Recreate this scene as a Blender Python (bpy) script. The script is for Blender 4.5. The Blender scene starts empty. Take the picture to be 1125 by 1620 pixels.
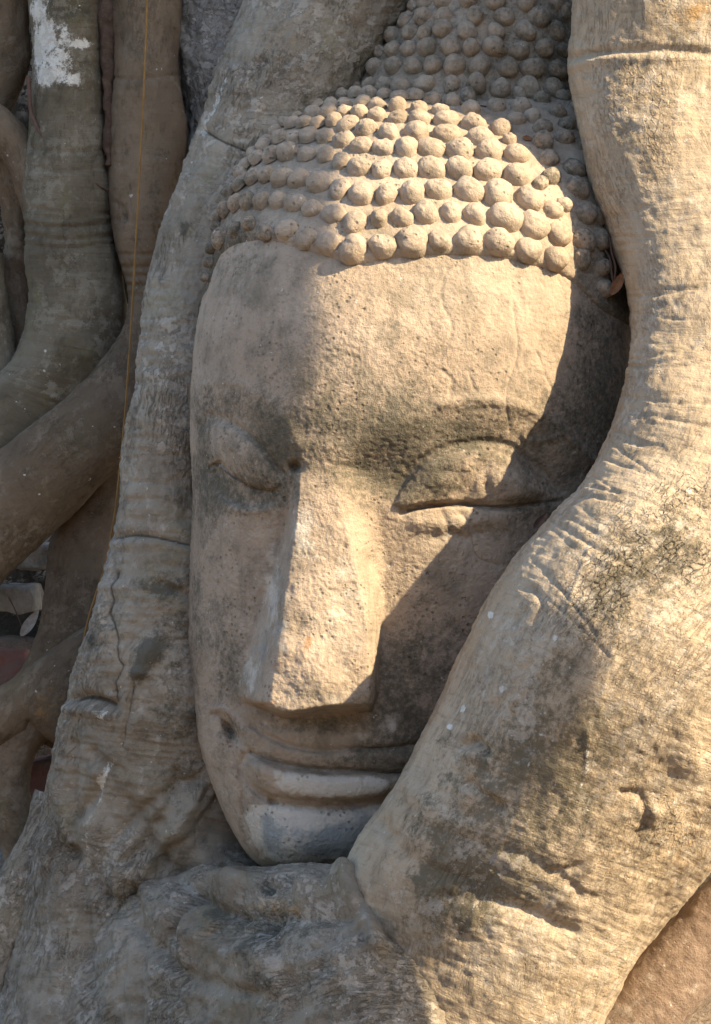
import bpy, math, random
import numpy as np
C = bpy.context.scene.collection
SC = bpy.context.scene
R = math.radians

# ------------------------------------------------------------------ camera, sky, sun, exposure
CAM_D, CAM_Z, S = 3.0, 0.95, 0.001          # camera distance to the plane of the face, its height, metres per photo pixel
cam_d = bpy.data.cameras.new('camera'); cam = bpy.data.objects.new('camera', cam_d); C.objects.link(cam)
cam.location = (0, -CAM_D, CAM_Z); cam.rotation_euler = (R(90), 0, 0)
cam_d.sensor_fit = 'VERTICAL'; cam_d.angle = 2*math.atan(0.81/CAM_D); cam_d.clip_end = 500; cam_d.clip_start = 0.05
SC.camera = cam
SUN_AZ, SUN_EL = 60, 37                      # degrees right of the view axis (towards the camera), degrees up
sdir = np.array([math.cos(R(SUN_EL))*math.sin(R(SUN_AZ)), -math.cos(R(SUN_EL))*math.cos(R(SUN_AZ)), math.sin(R(SUN_EL))])
w = bpy.data.worlds.new('World'); SC.world = w; w.use_nodes = True
wn = w.node_tree.nodes; bg = wn['Background']
sky = wn.new('ShaderNodeTexSky'); sky.sky_type = 'NISHITA'; sky.sun_disc = False
sky.sun_elevation = R(SUN_EL); sky.sun_rotation = math.atan2(sdir[0], sdir[1]); sky.dust_density = 1.6; sky.ozone_density = 1.0
w.node_tree.links.new(sky.outputs[0], bg.inputs[0]); bg.inputs[1].default_value = 0.15
sl = bpy.data.lights.new('sun', 'SUN'); sl.energy = 5.0; sl.angle = R(0.5); sl.color = (1, 0.81, 0.54)
so = bpy.data.objects.new('sun', sl); C.objects.link(so)
from mathutils import Vector
so.rotation_euler = Vector(sdir).to_track_quat('Z', 'Y').to_euler(); so.location = (3, -3, 4)
SC.view_settings.view_transform = 'Standard'; SC.view_settings.look = 'None'
SC.view_settings.exposure = 1.34; SC.view_settings.gamma = 1
SC.cycles.max_bounces = 5

# ------------------------------------------------------------------ numeric helpers
rng = np.random.RandomState(7)
LAT = rng.rand(64, 64, 64).astype(np.float32)*2-1
def vnoise(p):
    i = np.floor(p).astype(np.int64); f = (p-i).astype(np.float32); f = f*f*f*(f*(f*6-15)+10)
    x0, y0, z0 = i[:, 0] & 63, i[:, 1] & 63, i[:, 2] & 63; x1, y1, z1 = (x0+1) & 63, (y0+1) & 63, (z0+1) & 63
    fx, fy, fz = f[:, 0], f[:, 1], f[:, 2]
    a = LAT[x0, y0, z0]; a = a+(LAT[x1, y0, z0]-a)*fx
    b = LAT[x0, y1, z0]; b = b+(LAT[x1, y1, z0]-b)*fx
    c = LAT[x0, y0, z1]; c = c+(LAT[x1, y0, z1]-c)*fx
    d = LAT[x0, y1, z1]; d = d+(LAT[x1, y1, z1]-d)*fx
    a = a+(b-a)*fy; c = c+(d-c)*fy
    return a+(c-a)*fz
ROT = np.linalg.qr(np.array([[.8, .5, .33], [-.45, .84, -.3], [-.42, .09, .9]]))[0]
def fbm(p, scale, octv=4, gain=0.5, seed=0.0):
    p = (np.asarray(p, np.float64)*scale) @ ROT+seed*7.31; o = 0; g = 1.0; n = 0
    for k in range(octv):
        o = o+g*vnoise(p+k*11.7); n += g; g *= gain; p = (p*2.03) @ ROT
    return o/n
def ss(a, b, x):
    t = np.clip((x-a)/(b-a), 0, 1); return t*t*(3-2*t)
def interp(pts, x):
    """smooth monotone-ish interpolation through control points (x, value)"""
    pts = np.array(pts, float); xs, ys = pts[:, 0], pts[:, 1]
    h = np.diff(xs); dl = np.diff(ys)/h
    m = np.empty_like(ys); m[0] = dl[0]; m[-1] = dl[-1]
    for i in range(1, len(xs)-1):
        m[i] = 0 if dl[i-1]*dl[i] <= 0 else 2*dl[i-1]*dl[i]/(dl[i-1]+dl[i])
    x = np.clip(x, xs[0], xs[-1]); k = np.clip(np.searchsorted(xs, x, 'right')-1, 0, len(xs)-2)
    t = (x-xs[k])/h[k]; t2 = t*t; t3 = t2*t
    return (2*t3-3*t2+1)*ys[k]+(t3-2*t2+t)*h[k]*m[k]+(-2*t3+3*t2)*ys[k+1]+(t3-t2)*h[k]*m[k+1]
def catmull(P, n):
    P = np.array(P, float); P = np.vstack([2*P[0]-P[1], P, 2*P[-1]-P[-2]]); m = len(P)-3
    seg = np.hypot(*(P[2:-1, :2]-P[1:-2, :2]).T)+1e-6; cum = np.r_[0, np.cumsum(seg)]
    s = np.linspace(0, cum[-1], n); k = np.clip(np.searchsorted(cum, s, 'right')-1, 0, m-1); t = ((s-cum[k])/seg[k])[:, None]
    a, b, c, d = P[k], P[k+1], P[k+2], P[k+3]
    return 0.5*(2*b+(c-a)*t+(2*a-5*b+4*c-d)*t*t+(3*b-a-3*c+d)*t**3)
def P3(px, py, y):
    """a point of the place: photo column, row and real depth behind the plane of the face"""
    k = S*(1+y/CAM_D); return np.stack([(px-562.5)*k, y, CAM_Z+(810-py)*k], -1)

class Canvas:
    """a sculptor's relief sheet (1 unit = 1 mm) laid over the front of a piece; the vertices sample it once"""
    X0, Y0, W, H = -60, -120, 1260, 1880
    def __init__(s, v=0.0): s.a = np.full((s.H, s.W), v, np.float32)
    def box(s, x0, y0, x1, y1):
        i0, i1 = max(0, int(y0-s.Y0)), min(s.H, int(y1-s.Y0)+1); j0, j1 = max(0, int(x0-s.X0)), min(s.W, int(x1-s.X0)+1)
        yy, xx = np.mgrid[i0:i1, j0:j1].astype(np.float32); return (slice(i0, i1), slice(j0, j1)), xx+s.X0, yy+s.Y0
    def dist(s, pts, m, closed=False):
        pts = np.array(pts, float)
        if closed: pts = np.vstack([pts, pts[:1]])
        sl, xx, yy = s.box(pts[:, 0].min()-m, pts[:, 1].min()-m, pts[:, 0].max()+m, pts[:, 1].max()+m)
        d = np.full(xx.shape, 1e9, np.float32); sg = np.zeros(xx.shape, np.float32)
        for (ax, ay), (bx, by) in zip(pts[:-1], pts[1:]):
            vx, vy = bx-ax, by-ay; L = vx*vx+vy*vy+1e-9
            t = np.clip(((xx-ax)*vx+(yy-ay)*vy)/L, 0, 1); q = np.hypot(xx-ax-t*vx, yy-ay-t*vy)
            cr = np.sign(vx*(yy-ay)-vy*(xx-ax)); k = q < d; d = np.where(k, q, d); sg = np.where(k, cr, sg)
        return sl, d, sg, xx, yy
    def line(s, pts, w, amp, smooth=True, n=40, side=0):
        if smooth and len(pts) > 2: pts = catmull(pts, n)
        sl, d, sg, xx, yy = s.dist(pts, 3*w+2)
        g = np.exp(-(d/w)**2)
        if side: g = g*np.where(sg*side > 0, 1, np.exp(-(d/(0.35*w))**2))
        s.a[sl] += amp*g; return s
    def blob(s, cx, cy, rx, ry, amp, rot=0, pw=1.0):
        m = 2.6*max(rx, ry); sl, xx, yy = s.box(cx-m, cy-m, cx+m, cy+m); c, q = math.cos(R(rot)), math.sin(R(rot))
        u = ((xx-cx)*c+(yy-cy)*q)/rx; v = (-(xx-cx)*q+(yy-cy)*c)/ry
        s.a[sl] += amp*np.exp(-(u*u+v*v)**pw); return s
    def poly(s, pts, edge, amp, smooth=True, n=90, dome=False, out=0.0):
        """closed outline; edge = width over which the relief rises inside it"""
        if smooth: pts = catmull(list(pts)+[pts[0]], n)[:-1]
        sl, d, sg, xx, yy = s.dist(pts, out+3, True)
        ins = np.zeros(xx.shape, bool); q = np.vstack([pts, pts[:1]])
        for (ax, ay), (bx, by) in zip(q[:-1], q[1:]):
            if ay == by: continue
            ins ^= ((ay > yy) != (by > yy)) & (xx < (bx-ax)*(yy-ay)/(by-ay)+ax)
        dd = np.where(ins, d, -d); t = np.clip((dd+out)/(edge+out), 0, 1)
        s.a[sl] += amp*(np.sqrt(np.clip(1-(1-t)**2, 0, 1)) if dome else t*t*(3-2*t)); return s
    def blur(s, r):
        for ax in (0, 1):
            k = np.exp(-np.linspace(-2, 2, 2*int(r)+1)**2); k /= k.sum()
            a = np.pad(s.a, [(int(r), int(r)) if i == ax else (0, 0) for i in (0, 1)], mode='edge'); o = np.zeros_like(s.a)
            for i, kk in enumerate(k): o += kk*(a[i:i+s.H] if ax == 0 else a[:, i:i+s.W])
            s.a = o
        return s
    def at(s, px, py):
        x = np.clip(px-s.X0, 0, s.W-1.001); y = np.clip(py-s.Y0, 0, s.H-1.001); j = x.astype(int); i = y.astype(int); fx = x-j; fy = y-i
        a = s.a; return (a[i, j]*(1-fx)+a[i, j+1]*fx)*(1-fy)+(a[i+1, j]*(1-fx)+a[i+1, j+1]*fx)*fy

# ------------------------------------------------------------------ objects
def mesh_obj(name, V, F, mat, parent=None, attrs=None, loc=None, tris=None):
    V = np.asarray(V, np.float64); me = bpy.data.meshes.new(name)
    if loc is not None: V = V-np.array(loc)
    F = np.asarray(F, np.int32); T = np.asarray(tris, np.int32) if tris is not None and len(tris) else np.zeros((0, 3), np.int32)
    nl = F.size+T.size
    me.vertices.add(len(V)); me.vertices.foreach_set('co', V.astype(np.float32).ravel())
    me.loops.add(nl); me.loops.foreach_set('vertex_index', np.r_[F.ravel(), T.ravel()].astype(np.int32))
    tot = np.r_[np.full(len(F), F.shape[1] if F.size else 4), np.full(len(T), 3)].astype(np.int32)
    me.polygons.add(len(tot)); me.polygons.foreach_set('loop_start', np.r_[0, np.cumsum(tot)[:-1]].astype(np.int32))
    me.polygons.foreach_set('loop_total', tot); me.update(calc_edges=True); me.validate()
    me.polygons.foreach_set('use_smooth', np.ones(len(me.polygons), bool))
    for k, v in (attrs or {}).items():
        a = me.attributes.new(k, 'FLOAT', 'POINT'); a.data.foreach_set('value', np.asarray(v, np.float32))
    if mat: me.materials.append(mat)
    o = bpy.data.objects.new(name, me); C.objects.link(o)
    if parent: o.parent = parent
    if loc is not None:
        o.location = Vector(loc)-(parent_world(parent) if parent else Vector((0, 0, 0)))
    elif parent: o.location = -parent_world(parent)
    return o
def parent_world(p):
    v = Vector((0, 0, 0))
    while p: v += p.location; p = p.parent
    return v
def tag(o, label=None, cat=None, group=None, kind=None):
    for k, v in (('label', label), ('category', cat), ('group', group), ('kind', kind)):
        if v: o[k] = v
    return o
def empty(name, loc, label, cat, group=None):
    o = bpy.data.objects.new(name, None); C.objects.link(o); o.location = loc; o.empty_display_size = 0.1
    return tag(o, label, cat, group)
def grid_faces(nr, nc, wrap=True):
    r = np.arange(nr-1)[:, None]; c = np.arange(nc if wrap else nc-1)[None, :]; c2 = (c+1) % nc
    return np.stack([r*nc+c, r*nc+c2, (r+1)*nc+c2, (r+1)*nc+c], -1).reshape(-1, 4)

# ------------------------------------------------------------------ materials
class NT:
    def __init__(s, name):
        s.m = bpy.data.materials.new(name); s.m.use_nodes = True; s.t = s.m.node_tree; s.n = s.t.nodes; s.b = s.n['Principled BSDF']
        s.pos = s.n.new('ShaderNodeNewGeometry').outputs['Position']
    def link(s, a, b): s.t.links.new(a, b)
    def put(s, sock, v):
        if hasattr(v, 'links') or isinstance(v, bpy.types.NodeSocket): s.link(v, sock)
        else: sock.default_value = v
    def attr(s, name): n = s.n.new('ShaderNodeAttribute'); n.attribute_name = name; return n.outputs['Fac']
    def math(s, op, a, b=0.0, c=0.0, clamp=False):
        n = s.n.new('ShaderNodeMath'); n.operation = op; n.use_clamp = clamp
        for i, v in enumerate((a, b, c)): s.put(n.inputs[i], v)
        return n.outputs[0]
    def noise(s, vec, scale, det=4, rough=0.55, dist=0.0):
        n = s.n.new('ShaderNodeTexNoise'); n.inputs['Scale'].default_value = scale; n.inputs['Detail'].default_value = det
        n.inputs['Roughness'].default_value = rough; n.inputs['Distortion'].default_value = dist; s.link(vec, n.inputs['Vector']); return n.outputs['Fac']
    def voro(s, vec, scale, feat='DISTANCE_TO_EDGE', rnd=1.0):
        n = s.n.new('ShaderNodeTexVoronoi'); n.feature = feat; n.inputs['Scale'].default_value = scale; n.inputs['Randomness'].default_value = rnd
        s.link(vec, n.inputs['Vector']); return n.outputs['Distance']
    def ramp(s, f, a, b, lo=0.0, hi=1.0):
        n = s.n.new('ShaderNodeMapRange'); n.interpolation_type = 'SMOOTHSTEP'
        for i, v in zip((1, 2, 3, 4), (a, b, lo, hi)): n.inputs[i].default_value = v
        s.put(n.inputs[0], f); return n.outputs[0]
    def mix(s, f, a, b, mode='MIX'):
        n = s.n.new('ShaderNodeMix'); n.data_type = 'RGBA'; n.blend_type = mode
        s.put(n.inputs[0], f)
        for i, v in ((6, a), (7, b)): s.put(n.inputs[i], v if isinstance(v, bpy.types.NodeSocket) else (*v, 1))
        return n.outputs[2]
    def vec(s, x, y, z=0.0):
        n = s.n.new('ShaderNodeCombineXYZ')
        for i, v in enumerate((x, y, z)): s.put(n.inputs[i], v)
        return n.outputs[0]
    def bump(s, h, strength, dist, prev=None):
        n = s.n.new('ShaderNodeBump'); n.inputs['Strength'].default_value = strength; n.inputs['Distance'].default_value = dist
        s.link(h, n.inputs['Height'])
        if prev: s.link(prev, n.inputs['Normal'])
        return n.outputs[0]
    def done(s, col, rough=0.9, nrm=None, spec=0.25):
        s.put(s.b.inputs['Base Color'], col); s.put(s.b.inputs['Roughness'], rough); s.b.inputs['Specular IOR Level'].default_value = spec
        if nrm: s.link(nrm, s.b.inputs['Normal'])
        return s.m

def stone_mat():
    t = NT('weathered_sandstone'); p = t.pos
    big = t.noise(p, 5, 5, 0.6); mid = t.noise(p, 22, 6, 0.65); fine = t.noise(p, 230, 3, 0.7); grit = t.noise(p, 620, 2, 0.6)
    col = t.mix(t.ramp(big, 0.35, 0.65), (0.40, 0.338, 0.27), (0.335, 0.27, 0.205))
    col = t.mix(t.ramp(mid, 0.45, 0.7, 0, 0.55), col, (0.20, 0.175, 0.14)); col = t.mix(t.ramp(t.noise(p, 9, 8, 0.76, 0.3), 0.47, 0.66, 0, 0.6), col, (0.16, 0.138, 0.10))
    col = t.mix(t.ramp(mid, 0.42, 0.25, 0, 0.35), col, (0.46, 0.36, 0.28))
    # dark attribute: lichen stain, darker areas and painted hair shade, broken up by noise
    dk = t.math('ADD', t.attr('dark'), t.math('MULTIPLY', t.math('SUBTRACT', mid, 0.5), 1.1))
    dk = t.math('ADD', dk, t.math('MULTIPLY', t.math('SUBTRACT', t.noise(p, 110, 5, 0.8), 0.5), 1.9))
    col = t.mix(t.ramp(dk, 0.12, 0.98, 0, 0.86), col, (0.068, 0.067, 0.050))
    lm = t.math('ADD', t.attr('lime'), t.math('MULTIPLY', t.math('SUBTRACT', t.noise(p, 38, 6, 0.7), 0.5), 1.5))
    col = t.mix(t.ramp(lm, 0.25, 0.75, 0, 0.85), col, (0.54, 0.51, 0.45))
    bl = t.math('ADD', t.attr('blue'), t.math('MULTIPLY', t.math('SUBTRACT', t.noise(p, 26, 5, 0.6), 0.5), 2.0))
    col = t.mix(t.ramp(bl, 0.3, 0.9, 0, 0.9), col, (0.25, 0.28, 0.29))
    rs = t.math('ADD', t.attr('rust'), t.math('MULTIPLY', t.math('SUBTRACT', t.noise(p, 60, 5, 0.7), 0.5), 0.9))
    col = t.mix(t.ramp(rs, 0.55, 1.0, 0, 0.8), col, (0.30, 0.155, 0.06))
    col = t.mix(t.ramp(grit, 0.25, 0.75, 0.0, 0.55), col, (0.62, 0.54, 0.44), 'OVERLAY')
    spk = t.math('MULTIPLY', t.ramp(t.noise(p, 95, 2, 0.5), 0.72, 0.76), 0.6)
    col = t.mix(spk, col, (0.55, 0.53, 0.48))
    cr = t.attr('crack_crease'); col = t.mix(t.ramp(t.math('ADD', cr, t.math('MULTIPLY', t.math('SUBTRACT', fine, 0.5), 0.8)), 0.3, 0.8, 0, 0.6), col, (0.05, 0.042, 0.032))
    sp = t.n.new('ShaderNodeVectorMath'); sp.operation = 'MULTIPLY'; t.link(p, sp.inputs[0]); sp.inputs[1].default_value = (30, 30, 5)
    stk = t.noise(sp.outputs[0], 1.0, 6, 0.7, 0.5); col = t.mix(t.ramp(stk, 0.52, 0.7, 0, 0.45), col, (0.15, 0.135, 0.105))
    pits = t.ramp(t.voro(p, 95, 'F1'), 0.10, 0.30); pm = t.ramp(t.noise(p, 14, 3, 0.6), 0.48, 0.62); pits = t.math('ADD', t.math('MULTIPLY', t.math('SUBTRACT', pits, 1.0), pm), 1.0)
    col = t.mix(t.math('MULTIPLY', t.math('SUBTRACT', 1.0, pits), 0.45), col, (0.10, 0.085, 0.06))
    h = t.math('ADD', t.math('MULTIPLY', fine, 1.0), t.math('MULTIPLY', grit, 0.55))
    n = t.bump(t.noise(p, 75, 6, 0.75), 0.28, 0.005); n = t.bump(pits, 0.8, 0.003, n); n = t.bump(h, 0.8, 0.0028, n)
    return t.done(col, 0.93, n, 0.2)

def bark_mat(name, a, b, dark=(0.06, 0.058, 0.045), pale=(0.5, 0.46, 0.4), ring=0.5, patch=0.35, rough_amt=0.6, green=0.2, grit_amt=0.4):
    t = NT(name); p = t.pos; al, ar = t.attr('along'), t.attr('around')
    v = t.vec(al, ar, 0.3); rv = t.vec(t.math('MULTIPLY', al, 110), t.math('MULTIPLY', ar, 7)); gv = t.vec(t.math('MULTIPLY', al, 14), t.math('MULTIPLY', ar, 70))
    big = t.noise(p, 4, 5, 0.6); mid = t.noise(p, 17, 7, 0.68); fine = t.noise(p, 150, 4, 0.7); grit = t.noise(p, 480, 2, 0.6)
    rings = t.noise(rv, 1.0, 4, 0.6, 0.4); grain = t.noise(gv, 1.0, 4, 0.6)
    col = t.mix(t.ramp(big, 0.35, 0.65), a, b)
    col = t.mix(t.ramp(mid, 0.38, 0.22, 0, 0.45), col, pale)
    col = t.mix(t.ramp(mid, 0.5, 0.75, 0, patch), col, dark)
    m2 = t.noise(t.vec(t.math('MULTIPLY', al, 0.6), ar, 1.7), 34, 8, 0.72); col = t.mix(t.ramp(m2, 0.52, 0.66, 0, 0.5), col, tuple(0.42*x for x in b)); col = t.mix(t.ramp(m2, 0.44, 0.32, 0, 0.45), col, pale)
    m3 = t.noise(p, 7, 4, 0.6, 0.6); col = t.mix(t.ramp(m3, 0.5, 0.68, 0, 0.35), col, tuple(0.5*x for x in a))
    col = t.mix(t.ramp(rings, 0.55, 0.75, 0, ring*0.8), col, tuple(0.35*x for x in a))
    col = t.mix(t.ramp(grain, 0.55, 0.75, 0, 0.18), col, tuple(0.5*x for x in b))
    col = t.mix(t.ramp(t.noise(p, 9, 6, 0.7), 0.52, 0.7, 0, green), col, (0.13, 0.125, 0.055))
    dk = t.math('ADD', t.attr('dark'), t.math('MULTIPLY', t.math('SUBTRACT', t.noise(v, 24, 9, 0.78), 0.5), 2.6))
    dk = t.math('ADD', dk, t.math('MULTIPLY', t.math('SUBTRACT', fine, 0.5), 1.2))
    col = t.mix(t.ramp(dk, 0.22, 0.80, 0, 0.78), col, dark)
    lm = t.math('ADD', t.attr('lime'), t.math('MULTIPLY', t.math('SUBTRACT', t.noise(p, 45, 8, 0.82), 0.5), 3.0))
    col = t.mix(t.ramp(lm, 0.5, 0.8, 0, 0.9), col, (0.62, 0.61, 0.56))
    rs = t.math('ADD', t.attr('rust'), t.math('MULTIPLY', t.math('SUBTRACT', t.noise(p, 50, 5, 0.7), 0.5), 1.4))
    col = t.mix(t.ramp(rs, 0.4, 0.9, 0, 0.75), col, (0.36, 0.22, 0.085))
    col = t.mix(t.ramp(t.attr('crack_crease'), 0.2, 0.9, 0, 0.8), col, (0.035, 0.028, 0.02))
    gv2 = t.vec(t.math('MULTIPLY', al, 16), t.math('MULTIPLY', ar, 60), 2.0); fis = t.noise(gv2, 1.0, 5, 0.65, 1.2); fis = t.ramp(t.math('ABSOLUTE', t.math('SUBTRACT', fis, 0.5)), 0.0, 0.035)
    fm = t.ramp(t.noise(p, 6, 4, 0.6), 0.47, 0.60); fis = t.math('ADD', t.math('MULTIPLY', t.math('SUBTRACT', fis, 1.0), fm), 1.0)
    col = t.mix(t.math('MULTIPLY', t.math('SUBTRACT', 1.0, fis), 0.55*rough_amt), col, (0.06, 0.05, 0.035))
    flk = t.ramp(t.noise(v, 42, 7, 0.75), 0.50, 0.535); flm = t.ramp(t.noise(p, 5.5, 3, 0.6), 0.46, 0.56); flk = t.math('MULTIPLY', flk, flm)
    col = t.mix(t.math('MULTIPLY', flk, 0.35), col, pale)
    wart = t.ramp(t.voro(t.vec(al, t.math('MULTIPLY', ar, 0.6), 0.0), 110, 'F1'), 0.22, 0.05)
    wart = t.math('MULTIPLY', wart, t.ramp(t.noise(p, 11, 3), 0.5, 0.6)); col = t.mix(t.math('MULTIPLY', wart, 0.5), col, pale)
    # crackled plates where the bark has dried
    vv = t.vec(t.math('ADD', t.math('MULTIPLY', al, 0.75), t.math('MULTIPLY', t.noise(p, 40, 3), 0.012)), t.math('ADD', ar, t.math('MULTIPLY', t.noise(p, 46, 3), 0.012)))
    ed = t.ramp(t.math('ADD', t.voro(vv, 88), t.math('MULTIPLY', t.math('SUBTRACT', fine, 0.5), 0.35)), 0.0, 0.16); pl = t.attr('plates')
    pl = t.math('MULTIPLY', pl, t.ramp(mid, 0.36, 0.56), clamp=True)
    col = t.mix(t.math('MULTIPLY', t.math('MULTIPLY', pl, t.math('SUBTRACT', 1.0, ed)), 0.55), col, (0.07, 0.055, 0.04))
    col = t.mix(t.ramp(grit, 0.25, 0.75, 0, grit_amt), col, (0.62, 0.56, 0.47), 'OVERLAY')
    col = t.mix(t.math('MULTIPLY', t.ramp(t.noise(p, 80, 2, 0.5), 0.73, 0.77), 0.6), col, (0.6, 0.57, 0.5))
    n = t.bump(rings, ring*0.75, 0.006); n = t.bump(fis, rough_amt, 0.005, n); n = t.bump(t.math('ADD', flk, t.math('MULTIPLY', wart, 0.8)), rough_amt, 0.0035, n); n = t.bump(t.math('ADD', mid, t.math('MULTIPLY', grain, 0.18)), 0.5*rough_amt+0.1, 0.014, n)
    n = t.bump(t.math('MULTIPLY', pl, ed), 0.8, 0.005, n)
    n = t.bump(t.math('ADD', t.noise(p, 75, 5, 0.7), t.math('MULTIPLY', grit, 0.3)), 0.75*rough_amt, 0.006, n)
    return t.done(col, 0.92, n, 0.2)

def plain_mat(name, a, b, scale=30, bump=0.5, dist=0.004, rough=0.9):
    t = NT(name); p = t.pos; f = t.noise(p, scale, 6, 0.65); col = t.mix(t.ramp(f, 0.3, 0.7), a, b)
    return t.done(col, rough, t.bump(t.noise(p, scale*5, 4, 0.7), bump, dist), 0.25)

M_STONE = stone_mat()
M_RIGHT = bark_mat('pale_fig_bark', (0.43, 0.355, 0.26), (0.37, 0.295, 0.205), dark=(0.085, 0.078, 0.052), ring=0.5, patch=0.28, rough_amt=0.55, green=0.12)
M_LEFT = bark_mat('grey_fig_bark', (0.29, 0.255, 0.20), (0.22, 0.185, 0.14), ring=0.4, patch=0.45, rough_amt=0.7, green=0.3)
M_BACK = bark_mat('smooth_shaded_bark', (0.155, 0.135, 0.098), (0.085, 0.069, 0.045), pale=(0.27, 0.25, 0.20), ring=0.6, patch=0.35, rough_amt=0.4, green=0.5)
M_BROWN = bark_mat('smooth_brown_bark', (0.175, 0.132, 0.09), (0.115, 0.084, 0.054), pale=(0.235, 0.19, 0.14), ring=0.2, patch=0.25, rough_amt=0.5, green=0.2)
M_ROUGH = bark_mat('flaky_grey_bark', (0.34, 0.32, 0.29), (0.22, 0.19, 0.16), ring=0.1, patch=0.7, rough_amt=1.2, green=0.1)
M_DARK = bark_mat('gap_shade_bark', (0.04, 0.034, 0.025), (0.028, 0.023, 0.016), ring=0.2, patch=0.5, rough_amt=1.0, green=0.1)  # near-black colour stands in for the deep shade between the roots
M_PINK = bark_mat('reddish_root_bark', (0.26, 0.195, 0.15), (0.20, 0.145, 0.105), ring=0.25, patch=0.2, rough_amt=0.6, green=0.05)

# ------------------------------------------------------------------ the setting: ground
M_SOIL = plain_mat('bare_soil', (0.23, 0.17, 0.115), (0.15, 0.11, 0.075), 8, 0.8, 0.02)
g = np.linspace(-1, 1, 81); g = np.sign(g)*(np.abs(g)**3)*150
gx, gy = np.meshgrid(g, g); gp = np.stack([gx.ravel(), gy.ravel(), np.zeros(gx.size)], -1)
gp[:, 2] = fbm(gp, 0.9, 3)*0.03-0.015
gr = mesh_obj('ground', gp, grid_faces(81, 81, False), M_SOIL); tag(gr, kind='structure')

# ------------------------------------------------------------------ roots
def tube(name, st, mat, parent=None, nl=200, nc=90, amp=0.006, nscale=9, relief=None, masks=None, rings=0.0, fine=0.0016, seed=0, gnarl=0.0, loc=None, pw=1.0, proj=P3):
    """root between two outlines: stations (left x, y, right x, y, depth of its heart, half thickness)"""
    st = np.array(st, float); q = catmull(np.c_[(st[:, 0]+st[:, 2])/2, (st[:, 1]+st[:, 3])/2, st], nl)
    L, Rr, yc, rd = q[:, 2:4], q[:, 4:6], q[:, 6], q[:, 7]
    th = np.linspace(0, 1, nc, endpoint=False); nf = 0.74
    th = np.where(th < nf, -0.12*np.pi+th/nf*1.24*np.pi, 1.12*np.pi+(th-nf)/(1-nf)*0.76*np.pi)
    c, s_ = np.cos(th)[None, :], np.sin(th)[None, :]
    if pw != 1.0: s_ = np.sign(s_)*np.abs(s_)**pw
    cen = (L+Rr)/2; hv = (L-Rr)/2
    px = cen[:, :1]+hv[:, :1]*c; py = cen[:, 1:]+hv[:, 1:]*c; y = yc[:, None]-rd[:, None]*s_
    hl = np.hypot(hv[:, 0], hv[:, 1])[:, None]*S
    V = proj(px, py, y); sh = V.shape
    # surface normals of the smooth root
    du = np.gradient(V, axis=0); dv = np.roll(V, -1, 1)-np.roll(V, 1, 1)
    N = np.cross(dv, du); N /= np.linalg.norm(N, axis=-1, keepdims=True)+1e-12
    ctr = V.mean(1, keepdims=True)
    if ((V-ctr)*N).sum() < 0: N = -N
    along = np.r_[0, np.cumsum(np.linalg.norm(np.diff(V.mean(1), axis=0), axis=1))][:, None]+0*c
    around = th[None, :]*0.5*(hl+rd[:, None])
    p = V.reshape(-1, 3); f = np.clip(s_*1.6+0.25, 0, 1)+0*px
    d = amp*fbm(p, nscale, 4, 0.5, seed)
    if gnarl:
        e = np.stack([along.ravel()*5, around.ravel()*16, np.full(along.size, seed)], -1); d = d+gnarl*(1-2*np.abs(fbm(e, 1.0, 3, 0.5, seed+3)))
    if rings:
        e = np.stack([along.ravel()*46+0.5*fbm(p, 8, 2), around.ravel()*3.5, np.full(along.size, seed+.5)], -1)
        r_ = fbm(e, 1.0, 3, 0.6, seed+5); d = d-rings*np.clip(np.abs(r_)*-4+1, 0, 1)*ss(-0.25, 0.35, fbm(p, 5, 2, 0.5, seed+9)+0.1)
    d = d+fine*fbm(p, 70, 3, 0.6, seed+1)
    if relief is not None: d = d+0.001*relief.at(px, py).ravel()*f.ravel()
    V = V+N*d.reshape(sh[0], sh[1], 1)
    A = {'along': along.ravel(), 'around': around.ravel()}
    for k in ('dark', 'lime', 'rust', 'crack_crease', 'plates'):
        A[k] = (masks[k].at(px, py)*f).ravel() if masks and k in masks else np.zeros(along.size)
    n = along.size; V = np.vstack([V.reshape(-1, 3), V[0].mean(0), V[-1].mean(0)])
    for k in A: A[k] = np.r_[A[k], A[k][0], A[k][-1]]
    i = np.arange(nc); j = (i+1) % nc
    T = np.vstack([np.stack([np.full(nc, n), j, i], -1), np.stack([np.full(nc, n+1), n-nc+i, n-nc+j], -1)])
    return mesh_obj(name, V, grid_faces(nl, nc), mat, parent, A, tris=T, loc=loc)
def wire(name, pts, mat, r, n=80, nc=8, parent=None, taper=0.0, wob=0.0):
    """thin rootlet or string: points (column, row, depth)"""
    q = catmull(pts, n); V = P3(q[:, 0], q[:, 1], q[:, 2]); tg = np.gradient(V, axis=0); tg /= np.linalg.norm(tg, axis=1, keepdims=True)
    if wob: V = V+wob*np.stack([fbm(V, 14, 2, .5, 1), fbm(V, 14, 2, .5, 2), fbm(V, 14, 2, .5, 3)], -1)
    a = np.cross(tg, np.array([0, 1.0, 0.01])); a /= np.linalg.norm(a, axis=1, keepdims=True); b = np.cross(tg, a)
    th = np.linspace(0, 2*np.pi, nc, endpoint=False); rr = r*(1-taper*np.linspace(0, 1, n))*(1+0.25*fbm(V, 60, 2))
    W = V[:, None]+rr[:, None, None]*(np.cos(th)[None, :, None]*a[:, None]+np.sin(th)[None, :, None]*b[:, None])
    W = np.vstack([W.reshape(-1, 3), V[0], V[-1]]); i = np.arange(nc); j = (i+1) % nc; m = n*nc
    T = np.vstack([np.stack([np.full(nc, m), j, i], -1), np.stack([np.full(nc, m+1), m-nc+i, m-nc+j], -1)])
    return mesh_obj(name, W, grid_faces(n, nc), mat, parent, tris=T, loc=tuple(V[-1]))

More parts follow.
